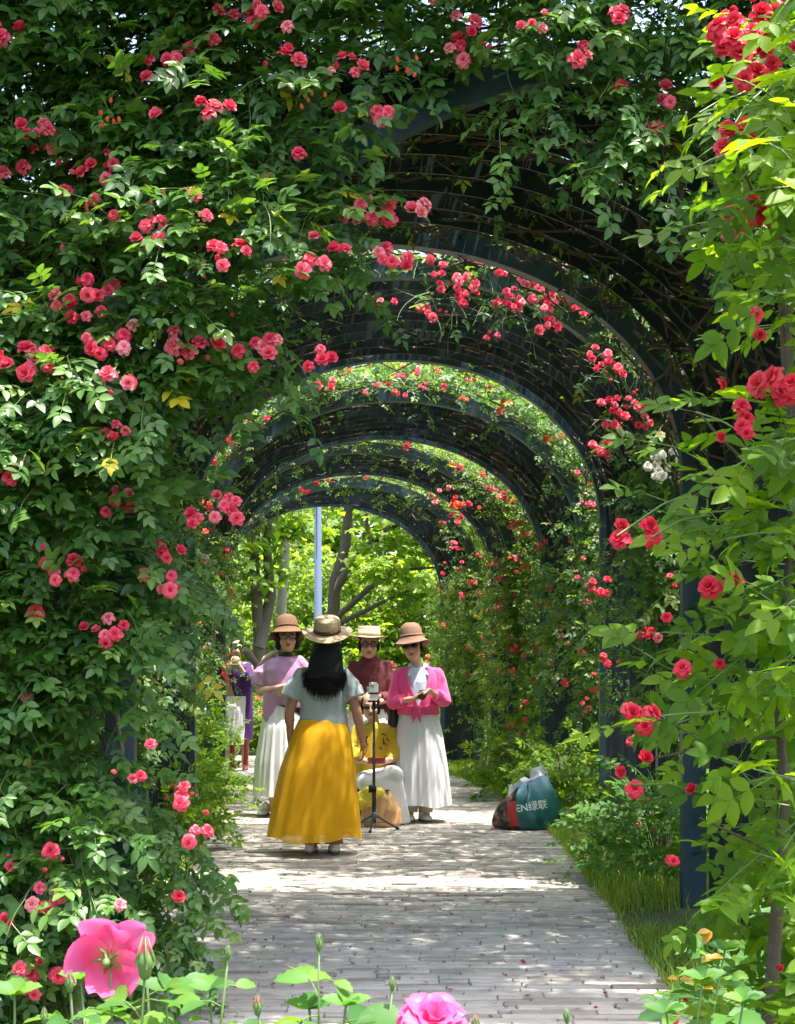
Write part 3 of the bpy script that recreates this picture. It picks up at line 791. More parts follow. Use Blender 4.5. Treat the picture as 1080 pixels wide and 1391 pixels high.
# --- roof growth, side walls and the draped front of every tunnel
def drape(label, root, k, n_front, n_roof, n_side, mat, n_obj, blossoms, coarse, colors, leafsc=1.0, group='climbing roses on the inner arbour tunnels', cl=None, extra=(), bsize=.07, sidefoot=.25):
    y0, y1, c0, c1, a, z0, b_, nb = SEC[k]
    base = []; dirs = []
    def on(th, r_, y_):
        cx = scx(SEC[k], y_)
        if th < 0: return Vector((cx - a - r_, y_, z0 + th))
        if th > math.pi: return Vector((cx + a + r_, y_, z0 - (th - math.pi)))
        return Vector((cx - (a + r_) * math.cos(th), y_, z0 + (b_ + r_) * math.sin(th)))
    leg = z0 - sidefoot
    for i in range(n_front):     # hanging round the front rim
        th = random.uniform(-leg * .75, math.pi + leg * .75); r_ = abs(random.gauss(.05, .30)) + .06; y_ = y0 + random.gauss(-.06, .13)
        if th > math.pi + .3 and random.random() < .25: continue
        p = on(th, r_, y_); base.append(p); dirs.append((random.gauss(0, .7), random.gauss(-.7, .3), random.gauss(-.15, .5)))
    for i in range(n_roof):
        th = R(random.uniform(4, 176)); r_ = .17 + abs(random.gauss(0, .16)); y_ = random.uniform(y0, y1)
        base.append(on(th, r_, y_)); dirs.append((random.gauss(0, .8), random.gauss(0, .8), random.gauss(.2, .4)))
    for i in range(n_side):
        left = random.random() < .5; d = random.uniform(0, leg) ; y_ = random.uniform(y0, y1 + .4); r_ = .12 + abs(random.gauss(0, .22)) if (k == 0 or d > leg * .6) else random.gauss(.08, .16)
        th = -d if left else math.pi + d
        if not left and d > leg * .62 and random.random() < (.75 if k else .3): continue
        base.append(on(th, r_, y_)); dirs.append((random.gauss(0, .6), random.gauss(-.4, .6), random.gauss(-.2, .5)))
    for xa, xb, ya, yb, Y, n_ in extra:   # thicker growth on the shoulders
        for i in range(n_): base.append(at(random.uniform(xa, xb), random.uniform(ya, yb), Y + random.gauss(0, .12))); dirs.append((random.gauss(0, .6), random.gauss(-.6, .3), random.gauss(-.2, .45)))
    pos, D, N, s, ln = shoots(base, dirs, (5, 8), .045, leafsc)
    hung = np.zeros(len(pos), bool)
    for xa, xb, ya, yb, Y, n_ in extra: hung |= np.abs(pos[:, 1] - Y) < .4
    yc = np.clip(pos[:, 1], y0, y1); cxs = c0 + (c1 - c0) * (yc - y0) / (y1 - y0)
    el = ((pos[:, 0] - cxs) / (a + .10)) ** 2 + (np.maximum(pos[:, 2] - z0, 0) / (b_ + .10)) ** 2
    keep = (el > 1) | ((pos[:, 1] < y0 - .03) & (k > 0)) | (rng.random(len(pos)) < .04)
    el2 = ((pos[:, 0] - cxs) / (a + .17)) ** 2 + (np.maximum(pos[:, 2] - z0, 0) / (b_ + .17)) ** 2
    front = (pos[:, 1] < y0 - .03) & (pos[:, 2] > z0 + .25) & (el2 < 1); keep &= ~(front & (rng.random(len(pos)) < .88))
    keep &= (el > .80) | (pos[:, 2] < z0) | (rng.random(len(pos)) < .3)
    keep |= hung & (pos[:, 1] < y0 + .1) & ~front
    if k > 0: keep |= (pos[:, 2] < z0 + .2) & (pos[:, 2] > .9) & (el > .70)
    if k >= 2: keep &= ~(~hung & (pos[:, 0] > cxs - a - .10) & (pos[:, 0] < cxs) & (pos[:, 2] < 2.3))
    pos, D, N, s = pos[keep], D[keep], N[keep], s[keep]
    ln = [l for l in ln if l[-1].y < y0 - .03]
    cn = [cane((c0 + sg * (a + .15) + random.uniform(-.1, .1), y0 + random.uniform(-.1, .5), -.03), (c0 + sg * (a + .1) + random.uniform(-.1, .1), y0 + random.uniform(0, .5), z0 * random.uniform(.8, 1.1)), random.choice([.009, .012, .02]), .06) for sg in (-1, 1, 1) for _ in range(3)]
    # leaves nearest the eye and round the rim are built singly
    t = rose_plant(label, root, pos, D, N, s, ln if not coarse else None, mat, n_obj, fine_share=.22, tm=LIGHT if coarse else FINE, canes=cn, group=group, key=pos[:, 1])
    for i in range(blossoms):
        if random.random() < .72: th = random.uniform(-leg * .6, math.pi + leg * .6); y_ = y0 - random.uniform(.2, .5)
        else: th = random.choice([random.uniform(-leg * .6, .3), random.uniform(math.pi - .3, math.pi + leg * .6)]); y_ = random.uniform(y0, y1)
        r_ = abs(random.gauss(.1, .24)) + .04
        p = on(th, r_ if y_ < y0 else -.02, y_)
        inward = Vector((c0, y0 - 2.5, 1.6)) - p
        cluster(t, p, random.choice([1, 1, 2, 2, 3, 4]), bsize * random.uniform(.8, 1.1), random.choice(colors), inward.normalized() + Vector((0, 0, .3)), coarse=coarse)
    for xa, xb, ya, yb, Y, n_ in extra:
        for i in range(n_ // (20 if k == 1 else 4)): cluster(t, at(random.uniform(xa, xb), random.uniform(ya, yb), Y - random.uniform(.34, .52)), random.choice([1, 1, 2, 2, 3]), bsize * random.uniform(.75, 1.05), random.choice(colors), coarse=coarse)
    for px, py, n, mt in cl or []:
        cluster(t, at(px, py, y0 - .62), n + 2, bsize, mt, coarse=False)
    return t

# first tunnel: only roof and left side growth (its front is the entrance rose)
drape('climbing rose foliage matted over the roof of the first tunnel', (-1.7, 7.0, 0), 0, 0, 2000, 1300, 'leaf_arch', 150, 0, True, ['petal_pink'])
S2 = [(632, 382, 4, 0), (640, 400, 3, 0), (580, 425, 3, 0), (668, 455, 1, 0), (700, 402, 4, 0), (722, 380, 4, 0), (760, 388, 6, 0), (738, 410, 5, 0), (745, 442, 4, 0), (690, 415, 3, 0), (685, 362, 3, 0), (772, 360, 4, 0), (795, 420, 3, 0), (830, 500, 5, 0),
      (815, 480, 3, 0), (858, 555, 5, 0), (825, 545, 3, 0), (872, 572, 3, 0), (820, 605, 3, 0), (832, 578, 2, 0), (880, 462, 5, 1), (858, 440, 4, 1), (905, 470, 4, 1), (595, 365, 2, 0), (588, 342, 1, 0), (600, 388, 1, 0), (520, 410, 2, 0), (655, 345, 3, 0), (712, 345, 3, 0), (925, 555, 2, 0), (800, 395, 4, 0),
      (903, 634, 7, 2), (908, 622, 4, 2), (948, 634, 6, 2), (962, 650, 3, 0), (440, 520, 2, 0), (870, 1010, 2, 0), (845, 860, 2, 0), (818, 795, 3, 0), (825, 900, 2, 0), (880, 860, 3, 0)]
cm = ['petal_pink', 'petal_crimson', 'petal_white']
d2 = drape('climbing rose with dense pink clusters and a few white ones, second tunnel', (1.85, 9.5, 0), 1, 900, 1050, 520, 'leaf_arch', 300, 6, False, ['petal_pink'], cl=[(a_, b_, n_, cm[m_]) for a_, b_, n_, m_ in S2], bsize=.062, extra=[(830, 950, 430, 600, 9.3, 120), (860, 950, 640, 800, 9.35, 40), (560, 780, 330, 430, 9.3, 90)])
d3 = drape('climbing rose with scattered pink blooms over the third tunnel', (1.85, 13.8, 0), 2, 950, 900, 760, 'leaf_arch', 220, 110, True, ['petal_pink', 'petal_pink', 'petal_pink', 'petal_coral'], bsize=.062, extra=[(785, 850, 640, 1010, 13.6, 200), (440, 640, 490, 545, 13.6, 70)])
d4 = drape('climbing rose with coral and pink blooms over the fourth tunnel', (1.6, 17.0, 0), 3, 950, 520, 700, 'leaf_far', 120, 120, True, ['petal_pink', 'petal_coral', 'petal_pink', 'petal_pink'], bsize=.07, cl=[(620, 685, 4, 'petal_coral')], extra=[(250, 288, 560, 1000, 16.9, 80), (690, 775, 620, 1010, 16.9, 230), (590, 700, 630, 720, 16.9, 90)])
d5 = drape('climbing rose with red blooms over the fifth tunnel', (1.4, 20.0, 0), 4, 800, 520, 900, 'leaf_far', 80, 80, True, ['petal_red', 'petal_pink', 'petal_pink'], bsize=.075, extra=[(600, 690, 680, 900, 20.0, 200)])

# ------------------------------------------------------------------ the tall bush rose close on the right
def right_bush():
    prof = [(0, 1000, 1300), (60, 985, 1300), (120, 960, 1300), (200, 985, 1300), (300, 1000, 1300), (380, 1035, 1300), (460, 985, 1300), (520, 985, 1300), (600, 985, 1300), (680, 935, 1300), (740, 905, 1300), (800, 960, 1300), (880, 960, 1300), (940, 905, 1300), (1000, 880, 1300), (1060, 900, 1300), (1120, 960, 1300), (1200, 985, 1300), (1300, 990, 1300), (1400, 960, 1300)]
    base = []; dirs = []
    n = 300
    while len(base) < n:
        py = random.uniform(-150, 1420); lo = float(np.interp(py, [p[0] for p in prof], [p[1] for p in prof]))
        lo = max(lo + 78, 1062 if 1050 < py < 1310 else 0); px = lo + (1230 - lo) * random.random() ** .8
        Y = 3.25 + random.gauss(0, .28) + (px - 950) * .0006
        base.append(at(px, py, Y)); dirs.append((random.gauss(-.55, .6), random.gauss(-.25, .5), random.gauss(.1, .5)))
    pos, D, N, s, ln = shoots(base, dirs, (3, 5), .055, 1.02)
    stem = [at(1072, 760, 3.3), at(1062, 880, 3.28), at(1058, 960, 3.26), at(1064, 1050, 3.25), at(1062, 1150, 3.22), at(1055, 1250, 3.2), at(1045, 1391, 3.18), Vector((at(1035, 1391, 3.17).x, 3.16, -.03))]
    canes = [(stem[::-1], .017), cane((.9, 3.35, -.03), at(1085, 420, 3.3), .013, .05), cane((.98, 3.45, -.03), at(1060, -60, 3.4), .013, .04), cane(at(1075, 700, 3.3), at(960, 560, 3.2), .005, .02), cane(at(1072, 330, 3.3), at(985, 205, 3.15), .005, .02), cane(at(1060, 640, 3.3), at(900, 690, 3.1), .005, .02), cane(at(1060, 1000, 3.25), at(880, 1030, 3.05), .005, .02), cane(at(1070, 1180, 3.2), at(960, 1110, 3.0), .004, .02)]
    t = rose_plant('tall rose bush with bright leaves and red blooms on a brown cane', (.8, 3.2, 0), pos, D, N, s, ln, 'leaf_young', 300, canes=canes, cat='rose bush', name='rose_bush', key=pos[:, 1] + np.maximum(0, pos[:, 0] / pos[:, 1] - .27) * 8)
    RB = [(985, 12, 4, .05), (1010, 45, 5, .05), (1040, 10, 4, .05), (1050, 80, 4, .05), (1005, 105, 3, .05), (1012, 60, 3, .05), (992, 165, 2, .05), (978, 192, 1, .062), (1025, 188, 1, .05), (1058, 285, 2, .045), (1010, 295, 3, .045), (990, 322, 1, .036), (1022, 430, 1, .042), (1032, 457, 1, .048),
          (980, 522, 1, .042), (1032, 527, 2, .068), (1066, 525, 2, .05), (885, 712, 1, .05), (890, 730, 1, .045), (880, 742, 1, .05), (838, 730, 1, .062), (845, 712, 1, .04), (990, 795, 2, .056), (978, 650, 1, .042), (1000, 585, 3, .035), (1015, 560, 2, .035), (872, 958, 2, .046), (862, 970, 1, .04), (878, 985, 1, .045),
          (866, 1042, 2, .045), (858, 1068, 1, .056), (942, 1073, 1, .045), (912, 1163, 2, .03), (1060, 1315, 1, .04), (933, 1357, 1, .036), (916, 1383, 1, .036), (925, 905, 1, .04), (980, 900, 1, .03), (905, 840, 1, .03)]
    for px, py, n_, sz in RB:
        cluster(t, at(px, py, 2.98 + random.uniform(-.05, .05)), n_, sz, 'petal_red', (random.gauss(-.3, .4), -1, .35))
    # slender stalks that carry the outlying blooms
    m_ = MB()
    for p, q in [((838, 728), (960, 660)), ((885, 730), (965, 700)), ((862, 968), (960, 1010)), ((858, 1066), (960, 1080)), ((985, 190), (1060, 260)), ((1032, 527), (1080, 600)), ((990, 795), (1060, 850))]:
        m_.tube([at(*p, 2.99), at((p[0] + q[0]) / 2, (p[1] + q[1]) / 2 - 8, 3.05), at(*q, 3.15)], .0022, 4, False)
    m_.build('flower_stalks', 'green_stem', t, t.location, kind='stuff')
    return t
right_bush()

# ------------------------------------------------------------------ garden roses at the feet of the photographer
def serrated(seed, L=.055, W=.036):
    rs = random.Random(seed); T = Tmpl(); n = 9; V = [(0, 0, 0)]
    mid = []; lt = []; rt = []
    for i in range(n):
        u = (i + .5) / n; w = W * .5 * (math.sin(math.pi * u ** .75) ** .8); x = u * L
        zz = -.25 * L * u * u
        mid.append((x, 0, zz)); tooth = .07 * L * (i % 2)
        lt.append((x + tooth, w * (1 + .06 * (i % 2)), zz + w * .3)); rt.append((x + tooth, -w * (1 + .06 * (i % 2)), zz + w * .3))
    V = [(0, 0, 0)] + mid + [(L, 0, -.27 * L)] + lt + rt
    q = []; t_ = []
    m0 = 1; l0 = n + 2; r0 = 2 * n + 2
    t_ += [(0, m0, l0), (0, r0, m0)]
    for i in range(n - 1): q += [(m0 + i, m0 + i + 1, l0 + i + 1, l0 + i), (m0 + i + 1, m0 + i, r0 + i, r0 + i + 1)]
    t_ += [(m0 + n - 1, n + 1, l0 + n - 1), (n + 1, m0 + n - 1, r0 + n - 1)]
    T.add(V, t=t_, q=q); return T
SER = [serrated(i, .058 + .004 * i, .038 + .002 * i) for i in range(4)]
SER_ME = {}
def ser_mesh(mat):
    if mat not in SER_ME:
        SER_ME[mat] = []
        for T in SER:
            me = T.mesh('leaf'); me.materials.append(M(mat)); SER_ME[mat].append(me)
    return random.choice(SER_ME[mat])
def add_leaf(parent, p, d, nrm, sc, mat='leaf_garden'):
    B = frames(np.array([p]), np.array([d]), np.array([nrm]), np.array([sc]))[0]
    o = bpy.data.objects.new('leaf', ser_mesh(mat)); C.objects.link(o); o.parent = parent
    m4 = Matrix(B.tolist()).to_4x4(); m4.translation = Vector(p) - parent.location; o.matrix_local = m4
def green_bud(parent, p, size, colr=None):
    """a pointed bud in its sepals, with the swollen hip below"""
    m_ = MB(); m_.loft([(-.55, 0, 0, .16, .16), (-.4, 0, 0, .3, .3), (-.12, 0, 0, .33, .33), (.0, 0, 0, .36, .36), (.3, 0, 0, .44, .44), (.62, 0, 0, .30, .30), (.95, 0, 0, .10, .10), (1.25, 0, 0, .02, .02)], 10)
    for k in range(5):
        a_ = k * 1.257; ca, sa = math.cos(a_), math.sin(a_)
        m_.tube([(.34 * ca, .34 * sa, 0), (.47 * ca, .47 * sa, .35), (.34 * ca, .34 * sa, .8), (.14 * ca, .14 * sa, 1.55)], [.06, .10, .07, .01], 4)
    o = m_.build('bud', 'sepal', parent); o.scale = (size,) * 3; o.location = Vector(p) - parent.location
    if colr:
        T = closed_bud(3); me = T.mesh('petals'); me.materials.append(M(colr)); c = bpy.data.objects.new('petals', me); C.objects.link(c); c.parent = o; c.location = (0, 0, .42); c.scale = (1.15, 1.15, 1.25)
def garden_rose(label, root, stems, leaves_low=14):
    """stems: list of (px, py, Y, head) with head one of bud, pinkbud, None"""
    t = thing('garden_rose', label, 'rose bush', root, 'garden roses in the front bed')
    for px, py, Y, head, hs_ in stems:
        tip = at(px, py, Y); foot = Vector((root[0] + random.uniform(-.05, .05), root[1] + random.uniform(-.05, .05), -.03))
        P = []; bend = random.uniform(-.04, .04)
        for i in range(9):
            u = i / 8; p = foot.lerp(tip, u); p.x = foot.x + (tip.x - foot.x) * (u ** .7) + bend * math.sin(3.1 * u); P.append(p)
        P[-1] = tip
        MB().tube(P, [.0042 - .0024 * i / 8 for i in range(9)], 6).build('stem', 'green_stem', t, t.location)
        top_d = (P[-1] - P[-2]).normalized()
        if head == 'bud': green_bud(t, tip, .011 * hs_)
        elif head is None and hs_ > 0:
            for k in range(4): add_leaf(t, tip, (math.cos(k * 1.7), math.sin(k * 1.7) * .7, .5), (random.gauss(0, .3), -.5, 1), .62)
        elif head == 'pinkbud': green_bud(t, tip, .011 * hs_, 'petal_hot')
        # alternate leaves of three to five leaflets, more of them low down
        az = random.uniform(0, 6.28)
        Lst = (tip - foot).length
        for du in ([.05, .075, .10, .125, .15, .18, .22, .27, .33, .4] if hs_ > 0 else [.07, .10, .13, .17, .22, .28, .35]):
            u = max(.3, 1 - du / Lst)
            i = u * 8; j = min(7, int(i)); p = P[j].lerp(P[j + 1], i - j); az += 2.3 + random.uniform(-.4, .4)
            d = Vector((math.cos(az), math.sin(az) * .8, random.uniform(-.05, .45))).normalized(); side = d.cross(Vector((0, 0, 1))).normalized()
            Ls = random.uniform(.03, .055) * (.55 if du < .07 else 1.1); end = p + d * Ls; k = .5 if du < .07 else .85 if du < .11 else 1.12
            MB().tube([p, p.lerp(end, .5) + Vector((0, 0, .004)), end], .0011, 4, False).build('leaf_stalk', 'green_stem', t, t.location)
            nrm = Vector((random.gauss(0, .35), -.25 + random.gauss(0, .35), 1))
            add_leaf(t, end, d + Vector((0, 0, -.2)), nrm, k)
            for sg in (1, -1):
                if du < .07: continue
                add_leaf(t, end - d * .012, d * .45 + side * sg * .9, nrm + side * sg * random.uniform(-.4, .2), k * .88)
    return t
def big_bloom(parent, p, face, size, seed, mat, flat=True, roll=0):
    T = flat_rose(seed) if flat else None
    if not flat:
        T = Tmpl(); rs = random.Random(seed)
        for k, (c_, r0, L, W, tilt, curl) in enumerate([(6, .05, .56, .30, .30, .8), (6, .06, .50, .28, .68, .65), (5, .06, .44, .25, .95, .5), (5, .05, .38, .21, 1.15, .4), (4, .03, .32, .16, 1.35, .25)]):
            for i in range(c_): petal(T, r0, L * rs.uniform(.93, 1.07), W, tilt + rs.uniform(-.1, .1), 6.283 * i / c_ + k * .5 + rs.uniform(-.1, .1), curl, 7, -.06 * (k == 0), .035, rs)
    vv, tt_, qq = T.arr(); me = np_mesh('blossom', vv, [tt_, qq], np.clip(np.linalg.norm(vv, axis=1) * 1.8, 0, .98)); me.materials.append(M(mat)); o = bpy.data.objects.new('blossom', me); C.objects.link(o)
    o.rotation_mode = 'QUATERNION'; o.rotation_quaternion = Vector(face).to_track_quat('Z', 'Y'); o.scale = (size,) * 3; put(o, parent, p)
    m_ = MB()
    for k in range(5):
        a_ = k * 1.257; ca, sa = math.cos(a_), math.sin(a_); m_.tube([(.03 * ca, .03 * sa, -.03), (.12 * ca, .12 * sa, -.02), (.2 * ca, .2 * sa, -.06)], [.03, .025, .004], 4)
    m_.ell((0, 0, -.07), (.055, .055, .075)); s_ = m_.build('calyx', 'sepal', o)
    return o
g1 = garden_rose('garden rose with a large open pink bloom and pointed buds', (-.44, 2.12, 0), [(150, 1310, 2.12, None, -1), (197, 1315, 2.05, 'pinkbud', 2.6), (60, 1385, 2.0, 'bud', 1), (197, 1285, 2.25, 'bud', 1.15), (110, 1330, 2.3, None, 1), (225, 1345, 2.1, None, 1), (20, 1350, 2.2, None, 1), (95, 1340, 1.95, 'pinkbud', 1.3)])
big_bloom(g1, at(147, 1303, 2.12), (.12, 1, .42), .118, 5, 'petal_open')
garden_rose('garden rose shoot with one slim green bud above pale leaves', (-.23, 2.16, 0), [(310, 1298, 2.15, 'bud', 1.0), (350, 1372, 2.05, 'pinkbud', 1.3), (285, 1345, 2.2, None, 1)])
garden_rose('garden rose shoot carrying the tallest upright green bud', (-.11, 2.12, 0), [(433, 1285, 2.1, 'bud', 1.15), (420, 1370, 2.15, None, 1), (470, 1365, 2.05, None, 1)])
g4 = garden_rose('garden rose with a full pink double bloom and small red bud', (.03, 2.05, 0), [(585, 1388, 2.02, None, -1), (533, 1340, 2.1, 'bud', .95), (646, 1396, 2.0, 'pinkbud', 1.1), (505, 1385, 2.1, 'bud', 1), (560, 1400, 2.15, None, 1)])
big_bloom(g4, at(588, 1392, 2.0), (.12, -.55, 1), .098, 8, 'petal_hot', False)
garden_rose('garden rose shoot with one low bud standing apart on bare stem', (.24, 2.05, 0), [(770, 1384, 2.05, 'bud', .95)])
g6 = garden_rose('garden rose with small red blooms under the tall rose bush', (.52, 2.5, 0), [(955, 1330, 2.6, None, 1), (905, 1375, 2.5, None, 1), (985, 1290, 2.7, None, 1), (1010, 1360, 2.5, None, 1)])
# bronze young tips
for px, py in [(965, 1265), (975, 1300), (925, 1330), (955, 1345)]:
    for k in range(2):
        a_ = random.uniform(0, 6.28); add_leaf(g6, at(px + random.uniform(-8, 8), py, 2.65), (math.cos(a_), -.3, math.sin(a_) * .4 - .2), (0, -.4, 1), .42, 'leaf_bronze')

# ------------------------------------------------------------------ shrubs and flower beds behind the steel bars
def shrub(name, label, c, rad, h, nshoot, mat, blossoms=0, colors=(), cat='shrub', n_obj=0, group=None, sc=1.1, coarse=False, bs=.08):
    base = []; dirs = []
    for i in range(nshoot):
        a_ = random.uniform(0, 6.28); u = math.sqrt(random.random()); z = h * random.uniform(.12, .95) * (1 - .35 * u * u)
        p = Vector((c[0] + rad * u * math.cos(a_), c[1] + rad * u * math.sin(a_), z)); base.append(p)
        dirs.append((math.cos(a_) * u, math.sin(a_) * u, random.uniform(.1, .9)))
    pos, D, N, s, ln = shoots(base, dirs, (4, 6), .05, sc)
    cn = [([Vector((c[0] + random.uniform(-.05, .05), c[1], -.03)), Vector((c[0] + random.uniform(-.4, .4) * rad, c[1] + random.uniform(-.4, .4) * rad, h * .5)), Vector((c[0] + random.uniform(-.8, .8) * rad, c[1] + random.uniform(-.8, .8) * rad, h * .85))], .008) for _ in range(6)]
    t = rose_plant(label, (c[0], c[1], 0), pos, D, N, s, None if coarse else ln, mat, n_obj, tm=LIGHT if coarse else COARSE, canes=cn, cat=cat, name=name, group=group)
    for i in range(blossoms):
        a_ = random.uniform(3.2, 6.2); u = random.uniform(.5, 1.05)
        cluster(t, (c[0] + rad * u * math.cos(a_), c[1] + rad * u * math.sin(a_), h * random.uniform(.45, 1.0)), random.choice([1, 1, 2]), bs, random.choice(colors), coarse=True)
    return t
shrub('young_shrub', 'bright green leafy shrub growing beside the shopping bag', (1.50, 12.5, 0), .26, .72, 120, 'leaf_young', n_obj=120)
shrub('young_shrub', 'bright green leafy shrub behind the shopping bag', (1.15, 15.2, 0), .30, .85, 110, 'leaf_young', n_obj=60)
shrub('rose_shrub', 'low rose shrub with pale pink flowers between two tunnels', (1.62, 8.95, 0), .28, .62, 130, 'leaf_garden', 4, ['petal_hot'], n_obj=120, bs=.05)
shrub('young_shrub', 'leafy green shrub at the left verge by the grass', (-1.75, 10.6, 0), .3, .5, 110, 'leaf_young', 3, ['petal_pink'], n_obj=60, bs=.06)
shrub('rose_shrub', 'bright rose shrub with white flowers by the left verge', (-1.95, 12.9, 0), .35, 1.25, 170, 'leaf_young', 6, ['petal_white', 'petal_pink'], n_obj=60, bs=.06)
shrub('young_shrub', 'broad green shrub under the tall red rose bush', (2.05, 6.0, 0), .30, .6, 120, 'leaf_young', 4, ['petal_hot'], n_obj=60, bs=.05)
shrub('young_shrub', 'low green shrub at the near right edge of the path', (1.32, 4.6, 0), .2, .34, 60, 'leaf_garden', n_obj=60)
bedlab = ['flower bush with red blooms behind the standing group', 'flower bush with red and orange blooms at the path bend', 'flower bush with red blooms beside the left verge', 'flower bush with orange and yellow blooms past the bend', 'flower bush with pink blooms outside the far tunnels', 'red flowering bush outside the fifth tunnel', 'red flowering bush outside the fourth tunnel', 'red flowering bush outside the third tunnel', 'mixed flowering bush beyond the far arch', 'dark red flowering bush beyond the far arch']
for i, (x, y_, rd, h) in enumerate([(-1.6, 24.2, .8, .95), (-2.6, 24.6, .9, 1.0), (-3.6, 23.2, .8, 1.0), (-.5, 24.8, .9, 1.1), (.8, 24.5, .8, 1.15), (1.9, 22.0, .8, 1.2), (2.6, 19.5, .8, 1.2), (2.9, 15.5, .8, 1.1), (-.9, 26.5, 1.0, 1.5), (1.3, 26.8, 1.1, 1.9)]):
    shrub('flower_bush', bedlab[i], (x, y_, 0), rd, h, 260, 'leaf_young' if i % 2 else 'leaf_far', 26, [['petal_red', 'petal_coral'], ['petal_red', 'petal_coral', 'petal_pink'], ['petal_red']][i % 3], cat='flower bush', coarse=True, group='flower bushes in the beds beyond', sc=1.5, bs=.10)

# ------------------------------------------------------------------ trees beyond
LEAFQ = Tmpl(); LEAFQ.add(*leaflet(.17, .12, .2, .2, False))
LEAFQ2 = Tmpl()
for L_, W_, a_ in ((.14, .13, 0), (.13, .10, 1.4), (.13, .10, -1.3)):
    v_ = leaflet(L_, W_, .3, .3, False, (0, 0, 0), a_)[0]; LEAFQ2.add([v_[j] for j in (0, 4, 2, 3)], q=[(0, 1, 2, 3)])
def tree(label, root, limbs, clumps, mat='leaf_tree', bark='bark_tree', sc=1.0, name='broadleaf_tree'):
    """limbs: list of (points, radii); clumps: (centre, radius, leaves)"""
    t = thing(name, label, 'tree', root, 'trees beyond the arbour'); org = t.location
    for i, (P, r_) in enumerate(limbs):
        P = [Vector(p) for p in P]; Q = []
        for j in range(len(P) - 1):
            for u in (0, .5): Q.append(P[j].lerp(P[j + 1], u) + Vector((random.gauss(0, .02), random.gauss(0, .02), 0)) * (1 if u else 0))
        Q.append(P[-1]); rr = list(np.interp(np.linspace(0, 1, len(Q)), np.linspace(0, 1, len(r_)), r_))
        MB().tube(Q, rr, 9).build('trunk' if i == 0 else 'branch', bark, t, org)
    pos = []; D = []; N = []
    for c, rd, n in clumps:
        c = np.array(c)
        # each clump is several flat sprays of leaves
        ns = max(4, n // 26); sc_ = rng.normal(0, 1, (ns, 3)); sc_ /= np.linalg.norm(sc_, axis=1, keepdims=True); sc_ *= (rng.random((ns, 1)) ** .4) * np.array([rd, rd, rd * .7])
        k = rng.integers(0, ns, n); off = rng.normal(0, 1, (n, 3)) * np.array([.26, .26, .07]) * max(.7, rd)
        pos.append(c + sc_[k] + off)
        D.append(np.stack([rng.normal(0, 1, n), rng.normal(-.2, 1, n), rng.normal(-.35, .3, n)], 1)); N.append(np.stack([rng.normal(0, .4, n), rng.normal(-.3, .4, n), np.ones(n)], 1))
    pos = np.concatenate(pos); D = np.concatenate(D); N = np.concatenate(N); s = rng.uniform(.7, 1.25, len(pos)) * sc
    me = scatter_mesh('crown', [LEAFQ, LEAFQ2], pos, frames(pos, D, N, s), rng.random(len(pos)), org); link('crown', me, mat, t)
    return t
YT = 30.0
def T_(px, py, Y=YT): return at(px, py, Y)
def g_(px, Y): q = at(px, 920, Y); return Vector((q.x, Y, -.05))
tree('dark branching tree whose limbs reach over the lamp post', g_(452, 31), [
    ([g_(452, 31), T_(452, 850, 31), T_(455, 790, 31), T_(470, 740, 31), T_(480, 650, 31), T_(500, 520, 31)], [.15, .14, .13, .11, .09, .05]),
    ([T_(455, 800, 31), T_(490, 752, 30.7), T_(525, 720, 30.4), T_(580, 690, 30)], [.11, .09, .07, .03]),
    ([T_(475, 720, 31), T_(472, 660, 31), T_(440, 600, 31)], [.08, .06, .03]),
    ([T_(505, 738, 30.5), T_(498, 700, 30.5), T_(520, 650, 30.5)], [.05, .04, .02]),
    ([T_(455, 840, 31), T_(500, 800, 30.6), T_(540, 775, 30.2), T_(600, 770, 30)], [.07, .06, .04, .02]),
    ([T_(455, 850, 31), T_(500, 828, 30.6), T_(560, 800, 30.2)], [.06, .05, .02])],
    [(T_(px, py, Y), r_, 270) for px, py, Y, r_ in [(560, 690, 30, .9), (520, 650, 30.5, .9), (600, 760, 30, .9), (560, 790, 30, .8), (480, 640, 31, 1.), (600, 640, 30.5, 1.), (640, 720, 30.5, 1.), (430, 690, 31.5, .8), (530, 740, 30.5, .7), (590, 700, 29.5, .7), (500, 770, 29.5, .6)]])
tree('slim pale straight tree trunk standing beside the lamp post', g_(380, 28), [([g_(378, 28), T_(380, 860, 28), T_(386, 760, 28), T_(390, 640, 28), T_(396, 500, 28)], [.11, .10, .095, .085, .05]), ([T_(390, 650, 28), T_(350, 560, 28.2), T_(300, 520, 28.3)], [.05, .04, .02])],
     [(T_(px, py, 28), .9, 380) for px, py in [(390, 560), (350, 620), (430, 600), (350, 690), (420, 655)]], bark='bark_pale')
tree('dark forked tree behind the woman in lavender', g_(355, 26.5), [([g_(352, 26.5), T_(352, 900, 26.5), T_(350, 830, 26.5), T_(345, 760, 26.5), T_(352, 680, 26.5), T_(340, 560, 26.5)], [.14, .12, .11, .09, .08, .04]),
     ([T_(352, 880, 26.5), T_(368, 810, 26.6), T_(362, 740, 26.8), T_(372, 640, 27)], [.12, .1, .08, .04]), ([T_(352, 910, 26.5), T_(335, 885, 26.2), T_(300, 872, 26)], [.09, .07, .05])],
     [(T_(px, py, 26.5), .8, 240) for px, py in [(340, 700), (300, 740), (370, 650), (320, 620), (310, 820), (290, 780), (395, 720), (355, 770)]])
tree('light leafy young tree standing behind the maroon blouse', g_(520, 34), [([g_(520, 34), T_(522, 880, 34), T_(515, 800, 34), T_(520, 700, 34)], [.1, .09, .07, .03])],
     [(T_(px, py, 33), .85, 300) for px, py in [(490, 830), (530, 850), (570, 840), (540, 800), (600, 850), (470, 780), (580, 880), (520, 890), (480, 880), (620, 800)]], sc=.9)
